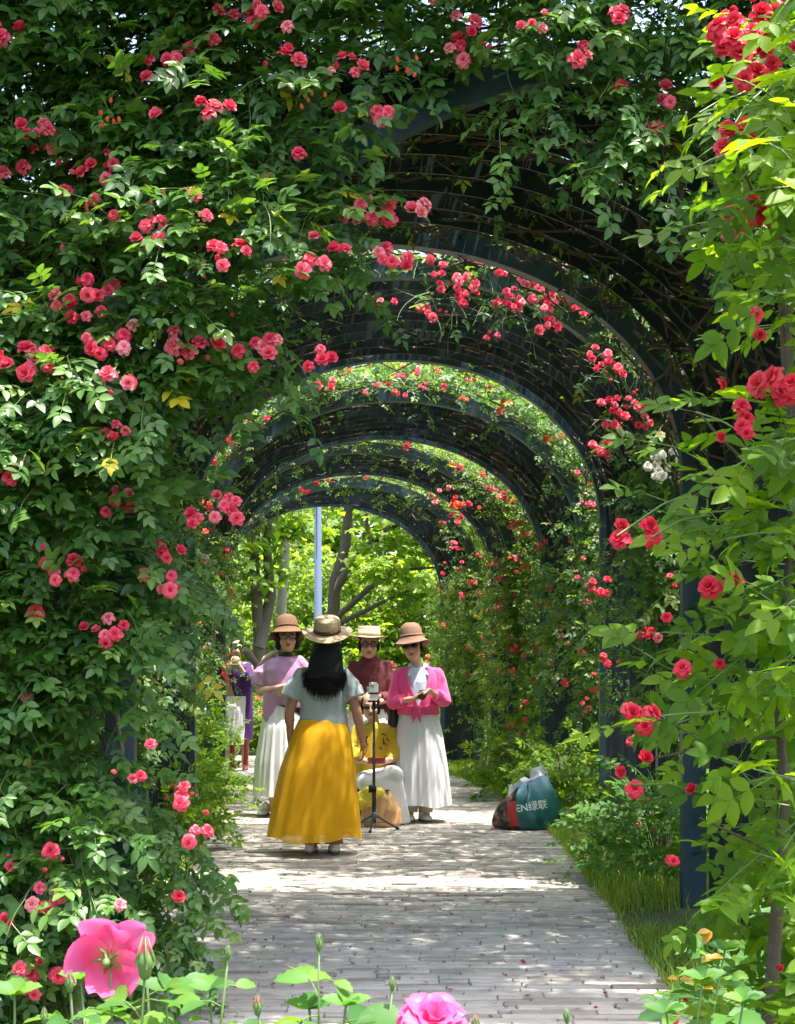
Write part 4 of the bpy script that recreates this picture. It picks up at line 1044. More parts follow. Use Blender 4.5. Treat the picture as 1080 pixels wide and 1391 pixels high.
tree('bushy maple beyond the far right arch foot', g_(680, 33), [([g_(680, 33), T_(680, 850, 33), T_(670, 740, 33), T_(660, 600, 33)], [.16, .14, .11, .05])],
     [(T_(px, py, 33), 1.0, 380) for px, py in [(640, 860), (680, 800), (620, 780), (660, 740), (720, 860), (660, 660), (700, 640), (620, 860)]])
tree('low dark leafed tree in the hollow past the bend', g_(300, 33), [([g_(300, 33), T_(300, 860, 33), T_(310, 760, 33)], [.13, .1, .05])],
     [(T_(px, py, 33), .95, 400) for px, py in [(330, 880), (400, 880), (360, 840), (430, 850), (300, 850), (410, 790), (450, 900), (270, 900)]])
# trees added beside the arbour to bounce green light and block the low sky
for lab, x, y_, h in [('tall tree added left of the first tunnel', -5.2, 9.0, 6.2), ('tall tree added left of the third tunnel', -5.6, 15.5, 6.6), ('tall tree added right of the second tunnel', 5.4, 13.0, 6.4), ('tall tree added right of the fourth tunnel', 5.8, 20.0, 6.8), ('tall tree added left of the fifth tunnel', -6.4, 22.5, 6.6)]:
    tree(lab, (x, y_, -.05), [([(x, y_, -.05), (x + .1, y_, 1.6), (x - .1, y_ + .1, 3.2), (x, y_, h)], [.16, .13, .10, .04])],
         [((x + random.gauss(0, 1.0), y_ + random.gauss(0, 1.3), random.uniform(.9, h)), 1.0, 300) for _ in range(16)])
# the wood far behind: reads as one mass
n = 34000
xx = rng.uniform(-14, 14, n); zz = rng.random(n) * 11; yy = 32 + zz * 1.25 + np.abs(rng.normal(0, .9, n)) + 1.2 * np.sin(xx * 1.3 + zz)
P = np.stack([xx, yy, zz], 1); keep = vnoise(P, .9, 8) + rng.normal(0, .35, n) > -.35; P = P[keep]; n = len(P)
D = rng.normal(0, 1, (n, 3)); D[:, 2] -= .3; N = np.stack([rng.normal(0, .4, n), rng.normal(-.4, .4, n), np.ones(n)], 1)
o = link('far_wood', scatter_mesh('far_wood', [LEAFQ2], P, frames(P, D, N, rng.uniform(1.5, 2.9, n)), rng.random(n)), 'leaf_tree', kind='stuff'); o['label'] = 'light green wood closing the view behind the garden'
n = 12000  # side hedge, added for green bounce light and to cover the sky horizon
side = rng.choice([-1, 1], n); yy = rng.uniform(3, 40, n); xx = side * (8.5 + rng.uniform(0, 1.6, n)); zz = rng.random(n) ** .8 * 5
P = np.stack([xx, yy, zz], 1); D = rng.normal(0, 1, (n, 3)); N = np.stack([rng.normal(0, .4, n) - side * .4, rng.normal(0, .4, n), np.ones(n)], 1)
o = link('far_wood', scatter_mesh('far_wood', [LEAFQ2], P, frames(P, D, N, rng.uniform(1.6, 2.8, n)), rng.random(n)), 'leaf_tree', kind='stuff'); o['label'] = 'green hedge of trees added along both sides of the garden'

# lamp post
q = at(432, 920, 24.5)
t = thing('lamp_post', 'plain blue grey lamp post behind the group', 'lamp post', (q.x, 24.5, -.03))
MB().tube([(0, 0, 0), (0, 0, 4.6)], [.075, .055], 14).build('pole', 'lamp_paint', t)
MB().loft([(0, 0, 0, .14, .14), (.04, 0, 0, .14, .14), (.1, 0, 0, .09, .09), (.45, 0, 0, .085, .085)], 14).build('base', 'lamp_paint', t)
MB().box((0, -.35, 4.6), (.09, .4, .045)).build('lamp_head', 'lamp_paint', t)
MB().box((.0, -.45, 4.548), (.07, .25, .006)).build('lens', 'phone_white', t)

# ------------------------------------------------------------------ people
def remesh(mb, name, voxel, mat, parent, smooth=4, wrinkle=None):
    """melt overlapping solids into one continuous skin"""
    me = mb.mesh(name + '_src'); o = bpy.data.objects.new(name, me); C.objects.link(o)
    bm = bmesh.new(); bm.from_mesh(me); bmesh.ops.recalc_face_normals(bm, faces=bm.faces); bm.to_mesh(me); bm.free()
    r_ = o.modifiers.new('r', 'REMESH'); r_.mode = 'VOXEL'; r_.voxel_size = voxel; r_.use_smooth_shade = True
    s_ = o.modifiers.new('s', 'SMOOTH'); s_.factor = .5; s_.iterations = smooth
    d_ = o.modifiers.new('d', 'DECIMATE'); d_.ratio = .4
    dg = bpy.context.evaluated_depsgraph_get(); dg.update()
    nm = bpy.data.meshes.new_from_object(o.evaluated_get(dg)); nm.name = name
    o.modifiers.clear(); o.data = nm; bpy.data.meshes.remove(me)
    if wrinkle:
        amp, sc, seed = wrinkle; n = len(nm.vertices); co = np.zeros(n * 3, np.float32); nm.vertices.foreach_get('co', co); co = co.reshape(-1, 3)
        no = np.zeros(n * 3, np.float32); nm.vertices.foreach_get('normal', no); no = no.reshape(-1, 3)
        w = vnoise(co * np.array([1, 1, .6]), sc, seed) + .5 * vnoise(co, sc * 2.3, seed + 1)
        co = co + no * (w * amp)[:, None]; nm.vertices.foreach_set('co', co.astype(np.float32).ravel())
    nm.polygons.foreach_set('use_smooth', np.ones(len(nm.polygons), bool)); nm.update()
    nm.materials.clear(); nm.materials.append(M(mat)); o.parent = parent
    return o

def hand(mb, w, d, side, nrm, curl=.5, sc=1.0):
    """palm, four unequal curled fingers and a thumb from the palm's side; side points to the thumb"""
    w = Vector(w); d = Vector(d).normalized(); nrm = Vector(nrm); nrm = (nrm - d * nrm.dot(d)).normalized(); side = d.cross(nrm) * (1 if d.cross(nrm).dot(Vector(side)) > 0 else -1)
    mb.cap(w, .021 * sc, w + d * .03 * sc, .022 * sc)
    for k in range(4):
        u = (k - 1.5) * .0175 * sc; mb.cap(w + d * .02 * sc + side * u * .8, .012 * sc, w + d * .078 * sc + side * -u, .0115 * sc)
    for k, L in enumerate([.068, .078, .072, .056]):
        p = w + d * .078 * sc + side * (.026 - .0178 * k) * sc; c_ = 0; dd = d.copy()
        for j, f_ in enumerate([.45, .32, .23]):
            c_ += curl * (.55 + .2 * j); dd = (d * math.cos(c_) + nrm * math.sin(c_)).normalized(); e = p + dd * L * f_ * sc
            mb.cap(p, (.0092 - .0008 * j) * sc, e, (.0086 - .0009 * j) * sc, 8); p = e
    p = w + d * .022 * sc + side * .022 * sc; td = (d * .75 + side * .65 + nrm * .25 * (1 + curl)).normalized()
    e = p + td * .036 * sc; mb.cap(p, .0125 * sc, e, .0105 * sc, 8); mb.cap(e, .0105 * sc, e + (d * .9 + side * .15 + nrm * .4 * (.5 + curl)).normalized() * .03 * sc, .008 * sc, 8)

def head_parts(t, body, c, yaw=0.0, roll=0.0, pitch=0.0, sc=1.0, skin='skin', face=True):
    """adds a head to the body solid (face towards -y before turning); returns the head's frame"""
    rot = Matrix.Rotation(yaw, 3, 'Z') @ Matrix.Rotation(roll, 3, 'Y') @ Matrix.Rotation(pitch, 3, 'X'); c = Vector(c)
    def W(p): return c + rot @ (Vector(p) * sc)
    def E(p, r_): body.ell(W(p), tuple(x * sc for x in r_), rot, 18, 12)
    E((0, .012, .025), (.074, .092, .098)); E((0, -.014, -.035), (.062, .074, .078)); E((0, -.052, -.078), (.032, .030, .026))
    E((.036, -.055, -.03), (.028, .026, .03)); E((-.036, -.055, -.03), (.028, .026, .03)); E((0, -.066, .028), (.052, .02, .016))
    body.cap(W((0, -.083, .012)), .009 * sc, W((0, -.104, -.026)), .0135 * sc, 10); E((.013, -.091, -.03), (.009, .010, .007)); E((-.013, -.091, -.03), (.009, .010, .007))
    E((.075, .012, -.006), (.011, .018, .03)); E((-.075, .012, -.006), (.011, .018, .03)); E((0, -.083, -.058), (.022, .008, .010))
    return rot, W, c
def face_parts(t, rot, W, sc, glasses, lip='lip', smile=0.0):
    m_ = MB(); m_.ell(W((0, -.0905, -.0535)), (.021 * sc, .006 * sc, .0045 * sc), rot); m_.ell(W((0, -.090, -.0615)), (.018 * sc, .006 * sc, .005 * sc), rot); m_.build('lips', lip, t)
    for sg in (-1, 1):
        MB().ell(W((sg * .031, -.077, .012)), (.0125 * sc, .007 * sc, .006 * sc), rot).build('eye', 'eye', t)
        m_ = MB(); m_.tube([W((sg * .014, -.087, .032)), W((sg * .034, -.083, .037)), W((sg * .054, -.070, .031))], .0032 * sc, 5); m_.build('eyebrow', 'hair_black', t)
    if glasses:
        g = MB(); m_ = glasses
        for sg in (-1, 1):
            P = [W((sg * .034 + .028 * math.cos(a_), -.098 + abs(.034 + sg * .028 * math.cos(a_)) * .12, .010 + .0155 * math.sin(a_))) for a_ in np.linspace(0, 2 * math.pi, 15)]
            g.tube(P, .0022 * sc, 5, False); g.tube([W((sg * .058, -.090, .016)), W((sg * .074, -.04, .016)), W((sg * .078, .02, .010))], .0022 * sc, 5)
        g.tube([W((-.008, -.098, .014)), W((0, -.1, .017)), W((.008, -.098, .014))], .0022 * sc, 5)
        fr = g.build('glasses', 'eye' if m_ != 'glass_clear' else 'felt_brown', t)
        for sg in (-1, 1): MB().ell(W((sg * .034, -.0965, .010)), (.0275 * sc, .0035 * sc, .015 * sc), rot, 14, 8).build('lens', m_, fr)

def lathe(prof, n=40, rot=None, c=(0, 0, 0), warp=None):
    m_ = MB(); V = []
    for r_, z in prof:
        for k in range(n):
            th = 2 * math.pi * k / n; x, y_ = r_ * math.cos(th), r_ * math.sin(th) * 1.1; zz = z + (warp(th, r_) if warp else 0)
            p = Vector((x, y_, zz)); V.append(Vector(c) + (rot @ p if rot is not None else p))
    Q = [(i * n + k, i * n + (k + 1) % n, (i + 1) * n + (k + 1) % n, (i + 1) * n + k) for i in range(len(prof) - 1) for k in range(n)]
    return m_.add(V, Q)
def hat(t, rot, W, style, mat, bandmat, c, sc=1.0):
    o0 = W((0, .010, .074))
    if style == 'fedora':
        prof = [(.005, .098), (.05, .1), (.077, .094), (.085, .08), (.089, .03), (.09, .0), (.12, -.008), (.155, -.012), (.168, -.006), (.168, -.012), (.15, -.018), (.09, -.008)]; warp = lambda th, r_: .012 * math.cos(2 * th) * max(0, r_ - .09) / .08
        band = [(.0905, .0), (.0925, .0), (.0915, .026), (.0895, .026)]
    elif style == 'boater':
        prof = [(.005, .078), (.06, .08), (.084, .077), (.088, .07), (.089, .0), (.11, -.001), (.142, -.003), (.144, -.007), (.11, -.008), (.088, -.008)]; warp = lambda th, r_: .010 * math.cos(2 * th) * max(0, r_ - .09) / .06
        band = [(.0893, .002), (.0915, .002), (.0915, .03), (.0893, .03)]
    else:  # bell-shaped bucket
        prof = [(.005, .112), (.04, .108), (.066, .092), (.080, .064), (.087, .02), (.09, .0), (.105, -.028), (.128, -.052), (.133, -.054), (.127, -.058), (.10, -.036), (.088, -.01)]; warp = lambda th, r_: (.014 * math.cos(2 * th) - .010 * math.sin(th)) * max(0, r_ - .088) / .05
        band = [(.0905, .002), (.0925, .002), (.0905, .018), (.0885, .018)]
    prof = [(a_ * sc, b_ * sc) for a_, b_ in prof]; band = [(a_ * sc, b_ * sc) for a_, b_ in band + band[:1]]
    h_ = lathe(prof, 44, rot, o0, warp).build('hat', mat, t)
    lathe(band, 44, rot, o0).build('hat_band', bandmat, h_)
    return h_

def skirt(t, name, rings, mat, npl, amp, n=160, seed=0, fold=0.0):
    """rings: (z, cx, cy, rx, ry) from waist to hem; pleats deepen downwards"""
    rs = np.random.default_rng(seed); m_ = MB(); V = []; nz = 26
    zs = np.array([r_[0] for r_ in rings])[::-1]; pr = rs.uniform(0, 6.28, 4)
    for j in range(nz):
        u = j / (nz - 1); z = rings[0][0] + (rings[-1][0] - rings[0][0]) * u
        v = [np.interp(z, zs, np.array([r_[i] for r_ in rings])[::-1]) for i in range(1, 5)]
        for k in range(n):
            th = 2 * math.pi * k / n
            w = math.sin(npl * th + 1.2 * math.sin(2 * th + pr[0]) + .3 * u) * .55 + math.sin(npl * .53 * th + pr[1] + .5 * u) * .35 + .25 * math.sin(npl * 1.7 * th + pr[2])
            w *= .75 + .5 * math.sin(1.7 * th + pr[3] + 1.5 * u) * math.sin(2.9 * th + pr[1]); w += .35 * u * math.sin(3 * th + 2.2 * math.sin(2 * u + pr[2])) 
            a_ = amp * (.12 + .88 * u ** .8) * w; zz = z + (u > .9) * (u - .9) * 10 * fold * (math.sin(3 * th + pr[3]) * .5 + .25 * math.sin(7 * th))
            V.append((v[0] + (v[2] + a_) * math.cos(th), v[1] + (v[3] + a_) * math.sin(th), zz))
    m_.add(V, [(j * n + k, j * n + (k + 1) % n, (j + 1) * n + (k + 1) % n, (j + 1) * n + k) for j in range(nz - 1) for k in range(n)])
    return m_.build(name, mat, t)

def shoe(t, p, yaw, mat, sole='sole_grey', L=.24):
    rot = Matrix.Rotation(yaw, 3, 'Z'); p = Vector(p)
    def W(q): return p + rot @ Vector(q)
    m_ = MB(); m_.ell(W((0, -L * .22, .035)), (.043, L * .33, .034), rot); m_.ell(W((0, L * .2, .045)), (.036, L * .24, .045), rot); m_.cap(W((0, L * .16, .05)), .036, W((0, L * .18, .085)), .04)
    o = remesh(m_, 'shoe', .008, mat, t, 2)
    s_ = MB(); V = []
    for z in (0.004, .026):
        for k in range(20):
            th = 2 * math.pi * k / 20; V.append(W((.046 * math.cos(th) * (1 if math.sin(th) < 0 else .85), L * .53 * math.sin(th) - .01, z)))
    s_.add(V, [(k, (k + 1) % 20, 20 + (k + 1) % 20, 20 + k) for k in range(20)]); s_.add([tuple(v) for v in V[:20]] + [tuple(sum((Vector(v) for v in V[:20]), Vector()) / 20)], T=[(20, (k + 1) % 20, k) for k in range(20)])
    s_.build('sole', sole, o)

def legs(body, hips, feet, r=(.075, .05, .034)):
    for h_, f_ in zip(hips, feet):
        h_ = Vector(h_); f_ = Vector(f_); kn = h_.lerp(f_, .5) + Vector((0, 0, 0)); body.cap(h_, r[0], kn, r[1]); body.cap(kn, r[1] * .98, f_, r[2])
def arm(body, sh, el, wr, r=(.043, .036, .023)):
    body.cap(sh, r[0], el, r[1]); body.cap(el, r[1] * .98, wr, r[2])
    mid_ = Vector(el).lerp(Vector(wr), .3); body.cap(el, r[1], mid_, r[1] * 1.02)

def woman_back():
    Y = 10.42; x0 = (438 - 540) / F * Y
    t = thing('person', 'woman seen from behind in long yellow tulle skirt and grey shirt', 'person', (x0, Y, 0), 'people on the path')
    b_ = MB()   # faces +y, away from the lens
    b_.loft([(.80, 0, 0, .15, .11), (.9, 0, 0, .155, .11), (1.0, 0, 0, .125, .09), (1.12, 0, 0, .135, .095), (1.24, 0, 0, .15, .09), (1.30, 0, 0, .12, .075)], 20)
    b_.cap((-.13, 0, 1.27), .055, (.13, 0, 1.27), .055); b_.cap((0, 0, 1.28), .05, (.02, 0, 1.40), .046)
    arm(b_, (-.165, 0, 1.25), (-.232, -.02, 1.0), (-.228, .03, .80)); hand(b_, (-.228, .03, .80), (0.06, .10, -1), (0, 1, 0), (1, 0, 0), .5)
    arm(b_, (.165, 0, 1.25), (.245, -.02, 1.0), (.285, .03, .79)); hand(b_, (.285, .03, .79), (.10, .10, -1), (0, 1, 0), (-1, 0, 0), .55)
    legs(b_, [(-.075, 0, .84), (.075, 0, .84)], [(-.075, -.02, .06), (.085, -.02, .06)])
    rot, W, c = head_parts(t, b_, (.035, .0, 1.50), yaw=math.pi, sc=.98)
    remesh(b_, 'body', .007, 'skin_tan', t)
    s_ = MB()
    s_.loft([(.90, .01, 0, .17, .125), (.96, .01, 0, .172, .125), (1.02, .005, 0, .162, .118), (1.12, 0, 0, .168, .12), (1.22, 0, 0, .175, .112), (1.29, 0, 0, .15, .095), (1.335, .01, 0, .075, .07)], 28)
    for sg in (-1, 1): s_.cyl((sg * .12, 0, 1.285), .066, (sg * .205, -.005, 1.17), .071); s_.cyl((sg * .205, -.005, 1.17), .071, (sg * .232, -.01, 1.105), .072); s_.ell((sg * .145, 0, 1.262), (.06, .06, .058))
    remesh(s_, 'shirt', .009, 'shirt_grey', t, 3, (.0055, 22, 1))
    skirt(t, 'skirt_lining', [(.945, 0, 0, .162, .118), (.75, -.02, 0, .205, .175), (.4, -.035, 0, .25, .22), (.16, -.045, 0, .275, .25)], 'tulle_lining', 17, .014, seed=2)
    skirt(t, 'skirt', [(.95, 0, 0, .168, .122), (.86, -.005, 0, .20, .165), (.6, -.03, 0, .262, .235), (.3, -.05, 0, .305, .27), (.115, -.06, 0, .325, .29)], 'tulle', 12, .024, seed=3, fold=.03)
    m_ = MB()
    for sg in (-1, 1): m_.cyl((sg * .08, -.02, .5), .075, (sg * .082, -.02, .085), .062)
    for i, sg in enumerate((-1, 1)):
        MB().tube([(sg * .08, -.02, .5), (sg * .082, -.02, .3), (sg * .082, -.02, .075)], [.075, .07, .064], 16).build('trouser_leg', 'rose_cloth', t)
        shoe(t, (sg * .082, .02, 0), math.pi + sg * .1, 'shoe_white')
    hat(t, rot @ Matrix.Rotation(-.34, 3, 'X'), W, 'fedora', 'straw', 'felt_brown', c, 1.06)
    h_ = MB()
    h_.loft([(1.56, .035, -.01, .085, .09), (1.48, .035, -.03, .098, .085), (1.38, .03, -.075, .118, .065), (1.30, .025, -.105, .126, .04), (1.26, .02, -.118, .128, .022), (1.235, .02, -.12, .10, .006)], 40)
    for i in range(1800):
        u = random.uniform(-1, 1) * random.uniform(.9, 1.06); z1 = 1.15 + .07 * u * u + random.gauss(0, .035); x1 = .02 + .15 * u + random.gauss(0, .006)
        h_.tube([(.035 + .09 * u, -.10 + .03 * abs(u), 1.42), (.028 + .125 * u, -.135 + .03 * abs(u), 1.28), (x1, -.140 + .035 * abs(u), z1 + .05), (x1 + random.gauss(0, .006), -.142 + .035 * abs(u), z1)], [.002, .002, .0016, .0004], 3, False)
    h_.build('hair', 'hair_black', t)
woman_back()

def woman_lavender():
    Y = 13.25; x0 = (386 - 540) / F * Y
    t = thing('person', 'woman in satin lavender shawl, brown bucket hat and glasses, arm folded', 'person', (x0, Y, 0), 'people on the path')
    H = 1.06; b_ = MB()
    b_.loft([(.85, 0, 0, .16, .12), (.98, 0, 0, .16, .115), (1.1, 0, 0, .14, .1), (1.25, 0, 0, .15, .10), (1.36, 0, 0, .155, .09), (1.41, 0, 0, .11, .075)], 20)
    b_.cap((-.13, 0, 1.365), .045, (.13, 0, 1.365), .045); b_.cap((0, .01, 1.40), .05, (.02, 0, 1.52), .048)
    arm(b_, (-.17, 0, 1.35), (-.215, -.03, 1.12), (.02, -.17, 1.17), (.042, .04, .025)); hand(b_, (.02, -.17, 1.17), (1, -.05, .12), (0, 0, 1), (0, 1, 0), .45)
    arm(b_, (.175, 0, 1.36), (.23, -.04, 1.12), (.05, -.14, 1.10)); hand(b_, (.05, -.14, 1.10), (-1, 0, .1), (0, 0, 1), (0, 1, 0), .5)
    legs(b_, [(-.08, 0, .88), (.08, 0, .88)], [(-.10, 0, .06), (.10, 0, .06)])
    rot, W, c = head_parts(t, b_, (.03, -.015, 1.60), yaw=.12, roll=-.03, sc=1.13)
    remesh(b_, 'body', .007, 'skin', t)
    face_parts(t, rot, W, 1.13, 'glass_clear')
    h_ = MB(); h_.ell(W((0, .022, .005)), (.104, .100, .102), rot); h_.ell(W((.074, .0, -.045)), (.028, .055, .055), rot); h_.ell(W((-.074, .0, -.045)), (.028, .055, .055), rot); remesh(h_, 'hair', .009, 'hair_black', t, 3, (.003, 60, 4))
    hat(t, rot @ Matrix.Rotation(-.24, 3, 'X'), W, 'bucket', 'felt_tan', 'felt_brown', c, 1.2)
    MB().loft([(1.40, .005, 0, .085, .075), (1.45, .012, 0, .062, .058), (1.475, .016, 0, .057, .056)], 20, False).build('collar', 'near_black', t)
    s_ = MB(); s_.loft([(.98, .06, -.01, .10, .12), (1.06, .02, -.01, .17, .135), (1.2, 0, -.005, .185, .13), (1.32, 0, 0, .195, .12), (1.40, 0, 0, .165, .10), (1.44, .01, 0, .085, .078)], 28)
    for sg in (-1, 1): s_.cap((sg * .13, 0, 1.385), .068, (sg * .21, -.01, 1.27), .075); s_.cyl((sg * .205, -.01, 1.30), .078, (sg * .225, -.02, 1.17), .07)
    # the shawl's hanging point on the right side of the body
    s_.loft([(.83, -.135, -.085, .02, .02), (.90, -.13, -.09, .055, .03), (1.0, -.11, -.09, .085, .04), (1.12, -.08, -.08, .11, .06)], 16)
    s_.loft([(.98, .12, -.09, .05, .03), (1.12, .1, -.08, .1, .06)], 16)
    remesh(s_, 'shawl', .009, 'lavender', t, 3, (.008, 8, 7))
    MB().loft([(.80, .02, 0, .178, .138), (1.0, .02, 0, .165, .125)], 28, False).build('black_top', 'near_black', t)
    m_ = MB(); m_.tube([(-.035, .01, 1.49), (-.10, -.03, 1.465), (-.165, -.045, 1.425), (-.225, -.03, 1.35)], [.018, .022, .022, .012], 8); m_.build('beige_scarf', 'beige_cloth', t)
    skirt(t, 'skirt', [(1.0, .0, 0, .16, .12), (.8, 0, 0, .205, .18), (.5, .0, 0, .25, .22), (.19, .0, 0, .27, .25)], 'white_cloth', 22, .016, seed=9)
    for sg in (-1, 1): shoe(t, (sg * .12 - .06, 0, 0), sg * .12 - .1, 'shoe_white')
woman_lavender()

def woman_maroon():
    Y = 13.45; x0 = (502 - 540) / F * Y
    t = thing('person', 'woman in maroon high collared top with straw boater and tinted glasses', 'person', (x0, Y, 0), 'people on the path')
    b_ = MB()
    b_.loft([(.82, 0, 0, .16, .12), (.95, 0, 0, .16, .115), (1.08, 0, 0, .15, .1), (1.22, 0, 0, .15, .095), (1.31, 0, 0, .14, .08), (1.36, 0, 0, .09, .065)], 20)
    b_.cap((-.12, 0, 1.32), .045, (.12, 0, 1.32), .045); b_.cap((0, .01, 1.36), .05, (0, 0, 1.47), .048)
    arm(b_, (-.165, 0, 1.30), (-.215, -.03, 1.06), (-.03, -.19, 1.07), (.036, .034, .023)); hand(b_, (-.03, -.19, 1.07), (.9, -.3, .05), (0, 0, 1), (0, 1, 0), .6)
    arm(b_, (.165, 0, 1.30), (.215, -.04, 1.06), (.06, -.19, 1.02), (.036, .034, .023)); hand(b_, (.06, -.19, 1.02), (-.9, -.3, .1), (0, 0, 1), (0, 1, 0), .6)
    legs(b_, [(-.08, 0, .85), (.08, 0, .85)], [(-.10, 0, .06), (.10, 0, .06)])
    rot, W, c = head_parts(t, b_, (-.005, -.015, 1.535), yaw=.05, roll=.02, sc=1.14)
    remesh(b_, 'body', .007, 'skin', t); face_parts(t, rot, W, 1.14, 'glass_rose')
    h_ = MB(); h_.ell(W((0, .024, .018)), (.098, .098, .10), rot); h_.ell(W((.07, .0, -.005)), (.02, .035, .045), rot); h_.ell(W((-.07, .0, -.005)), (.02, .035, .045), rot); remesh(h_, 'hair', .009, 'hair_black', t, 3, (.003, 60, 4))
    hat(t, rot @ Matrix.Rotation(-.05, 3, 'X'), W, 'boater', 'straw_pale', 'straw', c, 1.18)
    s_ = MB(); s_.loft([(.86, 0, 0, .185, .14), (1.0, 0, 0, .178, .135), (1.12, 0, 0, .175, .125), (1.25, 0, 0, .19, .122), (1.35, 0, 0, .165, .105), (1.40, 0, 0, .10, .085), (1.445, 0, 0, .066, .066), (1.462, 0, 0, .064, .064)], 28)
    for sg in (-1, 1): s_.cap((sg * .14, 0, 1.345), .062, (sg * .215, -.03, 1.06), .056); s_.cyl((sg * .215, -.03, 1.06), .055, (sg * .10, -.13, 1.06), .048)
    remesh(s_, 'top', .009, 'maroon', t, 3, (.008, 15, 13))
    for i, (dx, dz) in enumerate([(.0, 1.405), (-.035, 1.385), (-.07, 1.365)]): MB().ell((dx - .01, -.088 - .004 * i, dz - .03), (.013, .005, .008)).build('knot_button', 'near_black', t)
    skirt(t, 'skirt', [(.96, .0, 0, .175, .135), (.8, 0, 0, .205, .18), (.5, .0, 0, .25, .22), (.19, .0, 0, .27, .25)], 'white_cloth', 22, .016, seed=19)
    for sg in (-1, 1): shoe(t, (sg * .1, 0, 0), sg * .1, 'shoe_white')
    # the dark telephone in her hands is a thing of its own
    p = MB().box((0, 0, 0), (.038, .006, .075)); o = p.build('mobile_phone', 'plastic_black'); o.location = Vector((x0 + .02, Y - .245, 1.10)); o.rotation_euler = (R(-30), 0, R(20))
    tag(o, 'small black phone held by the woman in maroon', 'phone')
    bv = o.modifiers.new('b', 'BEVEL'); bv.width = .004; bv.segments = 2
woman_maroon()

def woman_pink():
    Y = 12.75; x0 = (568 - 540) / F * Y
    t = thing('person', 'woman in tied pink cardigan, sunglasses and white pleated skirt', 'person', (x0, Y, 0), 'people on the path')
    b_ = MB()
    b_.loft([(.82, 0, 0, .16, .12), (.95, 0, 0, .15, .11), (1.05, 0, 0, .135, .1), (1.17, 0, 0, .14, .095), (1.26, 0, 0, .135, .08), (1.31, 0, 0, .09, .065)], 20)
    b_.cap((-.12, 0, 1.26), .045, (.12, 0, 1.26), .045); b_.cap((0, .01, 1.31), .05, (-.03, -.015, 1.43), .046)
    arm(b_, (-.165, 0, 1.25), (-.215, -.05, 1.03), (-.06, -.19, 1.065), (.038, .034, .023)); hand(b_, (-.06, -.19, 1.065), (1, -.12, .12), (0, 0, 1), (0, -.2, 1), .3)
    arm(b_, (.165, 0, 1.25), (.225, -.06, 1.05), (.09, -.2, 1.14), (.038, .034, .023)); hand(b_, (.09, -.2, 1.14), (-.75, -.25, -.25), (-.3, 0, 1), (-.2, -.2, -1), .3)
    legs(b_, [(-.08, 0, .85), (.08, 0, .85)], [(-.07, 0, .06), (.07, 0, .06)])
    rot, W, c = head_parts(t, b_, (-.05, -.03, 1.515), yaw=-.2, roll=-.12, pitch=.08, sc=1.1)
    remesh(b_, 'body', .007, 'skin', t); face_parts(t, rot, W, 1.1, 'lens_dark')
    h_ = MB(); h_.ell(W((0, .026, .015)), (.093, .094, .098), rot); h_.ell(W((.07, .012, -.02)), (.02, .035, .04), rot); remesh(h_, 'hair', .009, 'hair_black', t, 3, (.003, 60, 4))
    hat(t, rot @ Matrix.Rotation(-.12, 3, 'X'), W, 'bucket', 'felt_rose', 'felt_rose', c, 1.14)
    # blue blouse showing in the open neck, with its turned collar
    s_ = MB(); s_.loft([(.92, 0, 0, .158, .122), (1.08, 0, 0, .15, .118), (1.2, 0, 0, .158, .115), (1.29, 0, 0, .14, .098), (1.335, 0, 0, .09, .078)], 28)
    for sg in (-1, 1): s_.cap((sg * .065, -.02, 1.35), .022, (sg * .085, -.085, 1.27), .02)
    s_.cap((-.065, -.02, 1.35), .022, (.0, .07, 1.365), .02); s_.cap((.065, -.02, 1.35), .022, (.0, .07, 1.365), .02)
    remesh(s_, 'blouse', .009, 'blouse_blue', t, 3, (.004, 25, 31))
    # cardigan: open in a V down to the knot at the waist
    c_ = MB(); n = 48; rings = [(.93, .178, .140), (1.0, .168, .135), (1.10, .170, .135), (1.2, .182, .130), (1.28, .168, .112), (1.325, .125, .09), (1.345, .085, .078)]; V = []
    for z, rx, ry in rings:
        u = (z - 1.0) / .33; half = .03 if u <= 0 else .03 + .62 * min(1, u) ** .9
        for k in range(n + 1):
            th = -math.pi / 2 + half + (2 * math.pi - 2 * half) * k / n; w = .006 * math.sin(9 * th + z * 20)
            for rr in (0, .011): V.append(((rx + rr + w) * math.cos(th), (ry + rr + w) * math.sin(th), z))
    m1_ = 2 * (n + 1); Q = []
    for i in range(len(rings) - 1):
        for k in range(n):
            a_ = i * m1_ + k * 2; Q += [(a_ + 1, a_ + 3, a_ + m1_ + 3, a_ + m1_ + 1), (a_, a_ + m1_, a_ + m1_ + 2, a_ + 2)]
        for k in (0, n):
            a_ = i * m1_ + k * 2; Q.append((a_, a_ + 1, a_ + m1_ + 1, a_ + m1_))
    for k in range(n):
        a_ = k * 2; Q.append((a_, a_ + 2, a_ + 3, a_ + 1)); a_ += (len(rings) - 1) * m1_; Q.append((a_, a_ + 1, a_ + 3, a_ + 2))
    c_.add(V, Q)
    card = c_.build('cardigan', 'pink_knit', t)
    for sg in (-1, 1):
        el = (-.215, -.05, 1.03) if sg < 0 else (.225, -.06, 1.05); fw = (-.12, -.135, 1.05) if sg < 0 else (.145, -.145, 1.10)
        s_ = MB(); s_.ell((sg * .14, 0, 1.272), (.07, .075, .066)); s_.cap((sg * .16, 0, 1.268), .066, el, .06); s_.cyl(el, .06, fw, .058); remesh(s_, 'sleeve', .009, 'pink_knit', card, 3, (.005, 22, 40 + sg))
    kn = MB(); kn.ell((-.02, -.152, .99), (.03, .02, .028)); kn.loft([(.86, -.045, -.165, .006, .004), (.92, -.04, -.165, .025, .008), (.985, -.025, -.155, .018, .012)], 10); kn.loft([(.85, .015, -.165, .006, .004), (.92, .008, -.165, .025, .008), (.985, -.012, -.155, .018, .012)], 10)
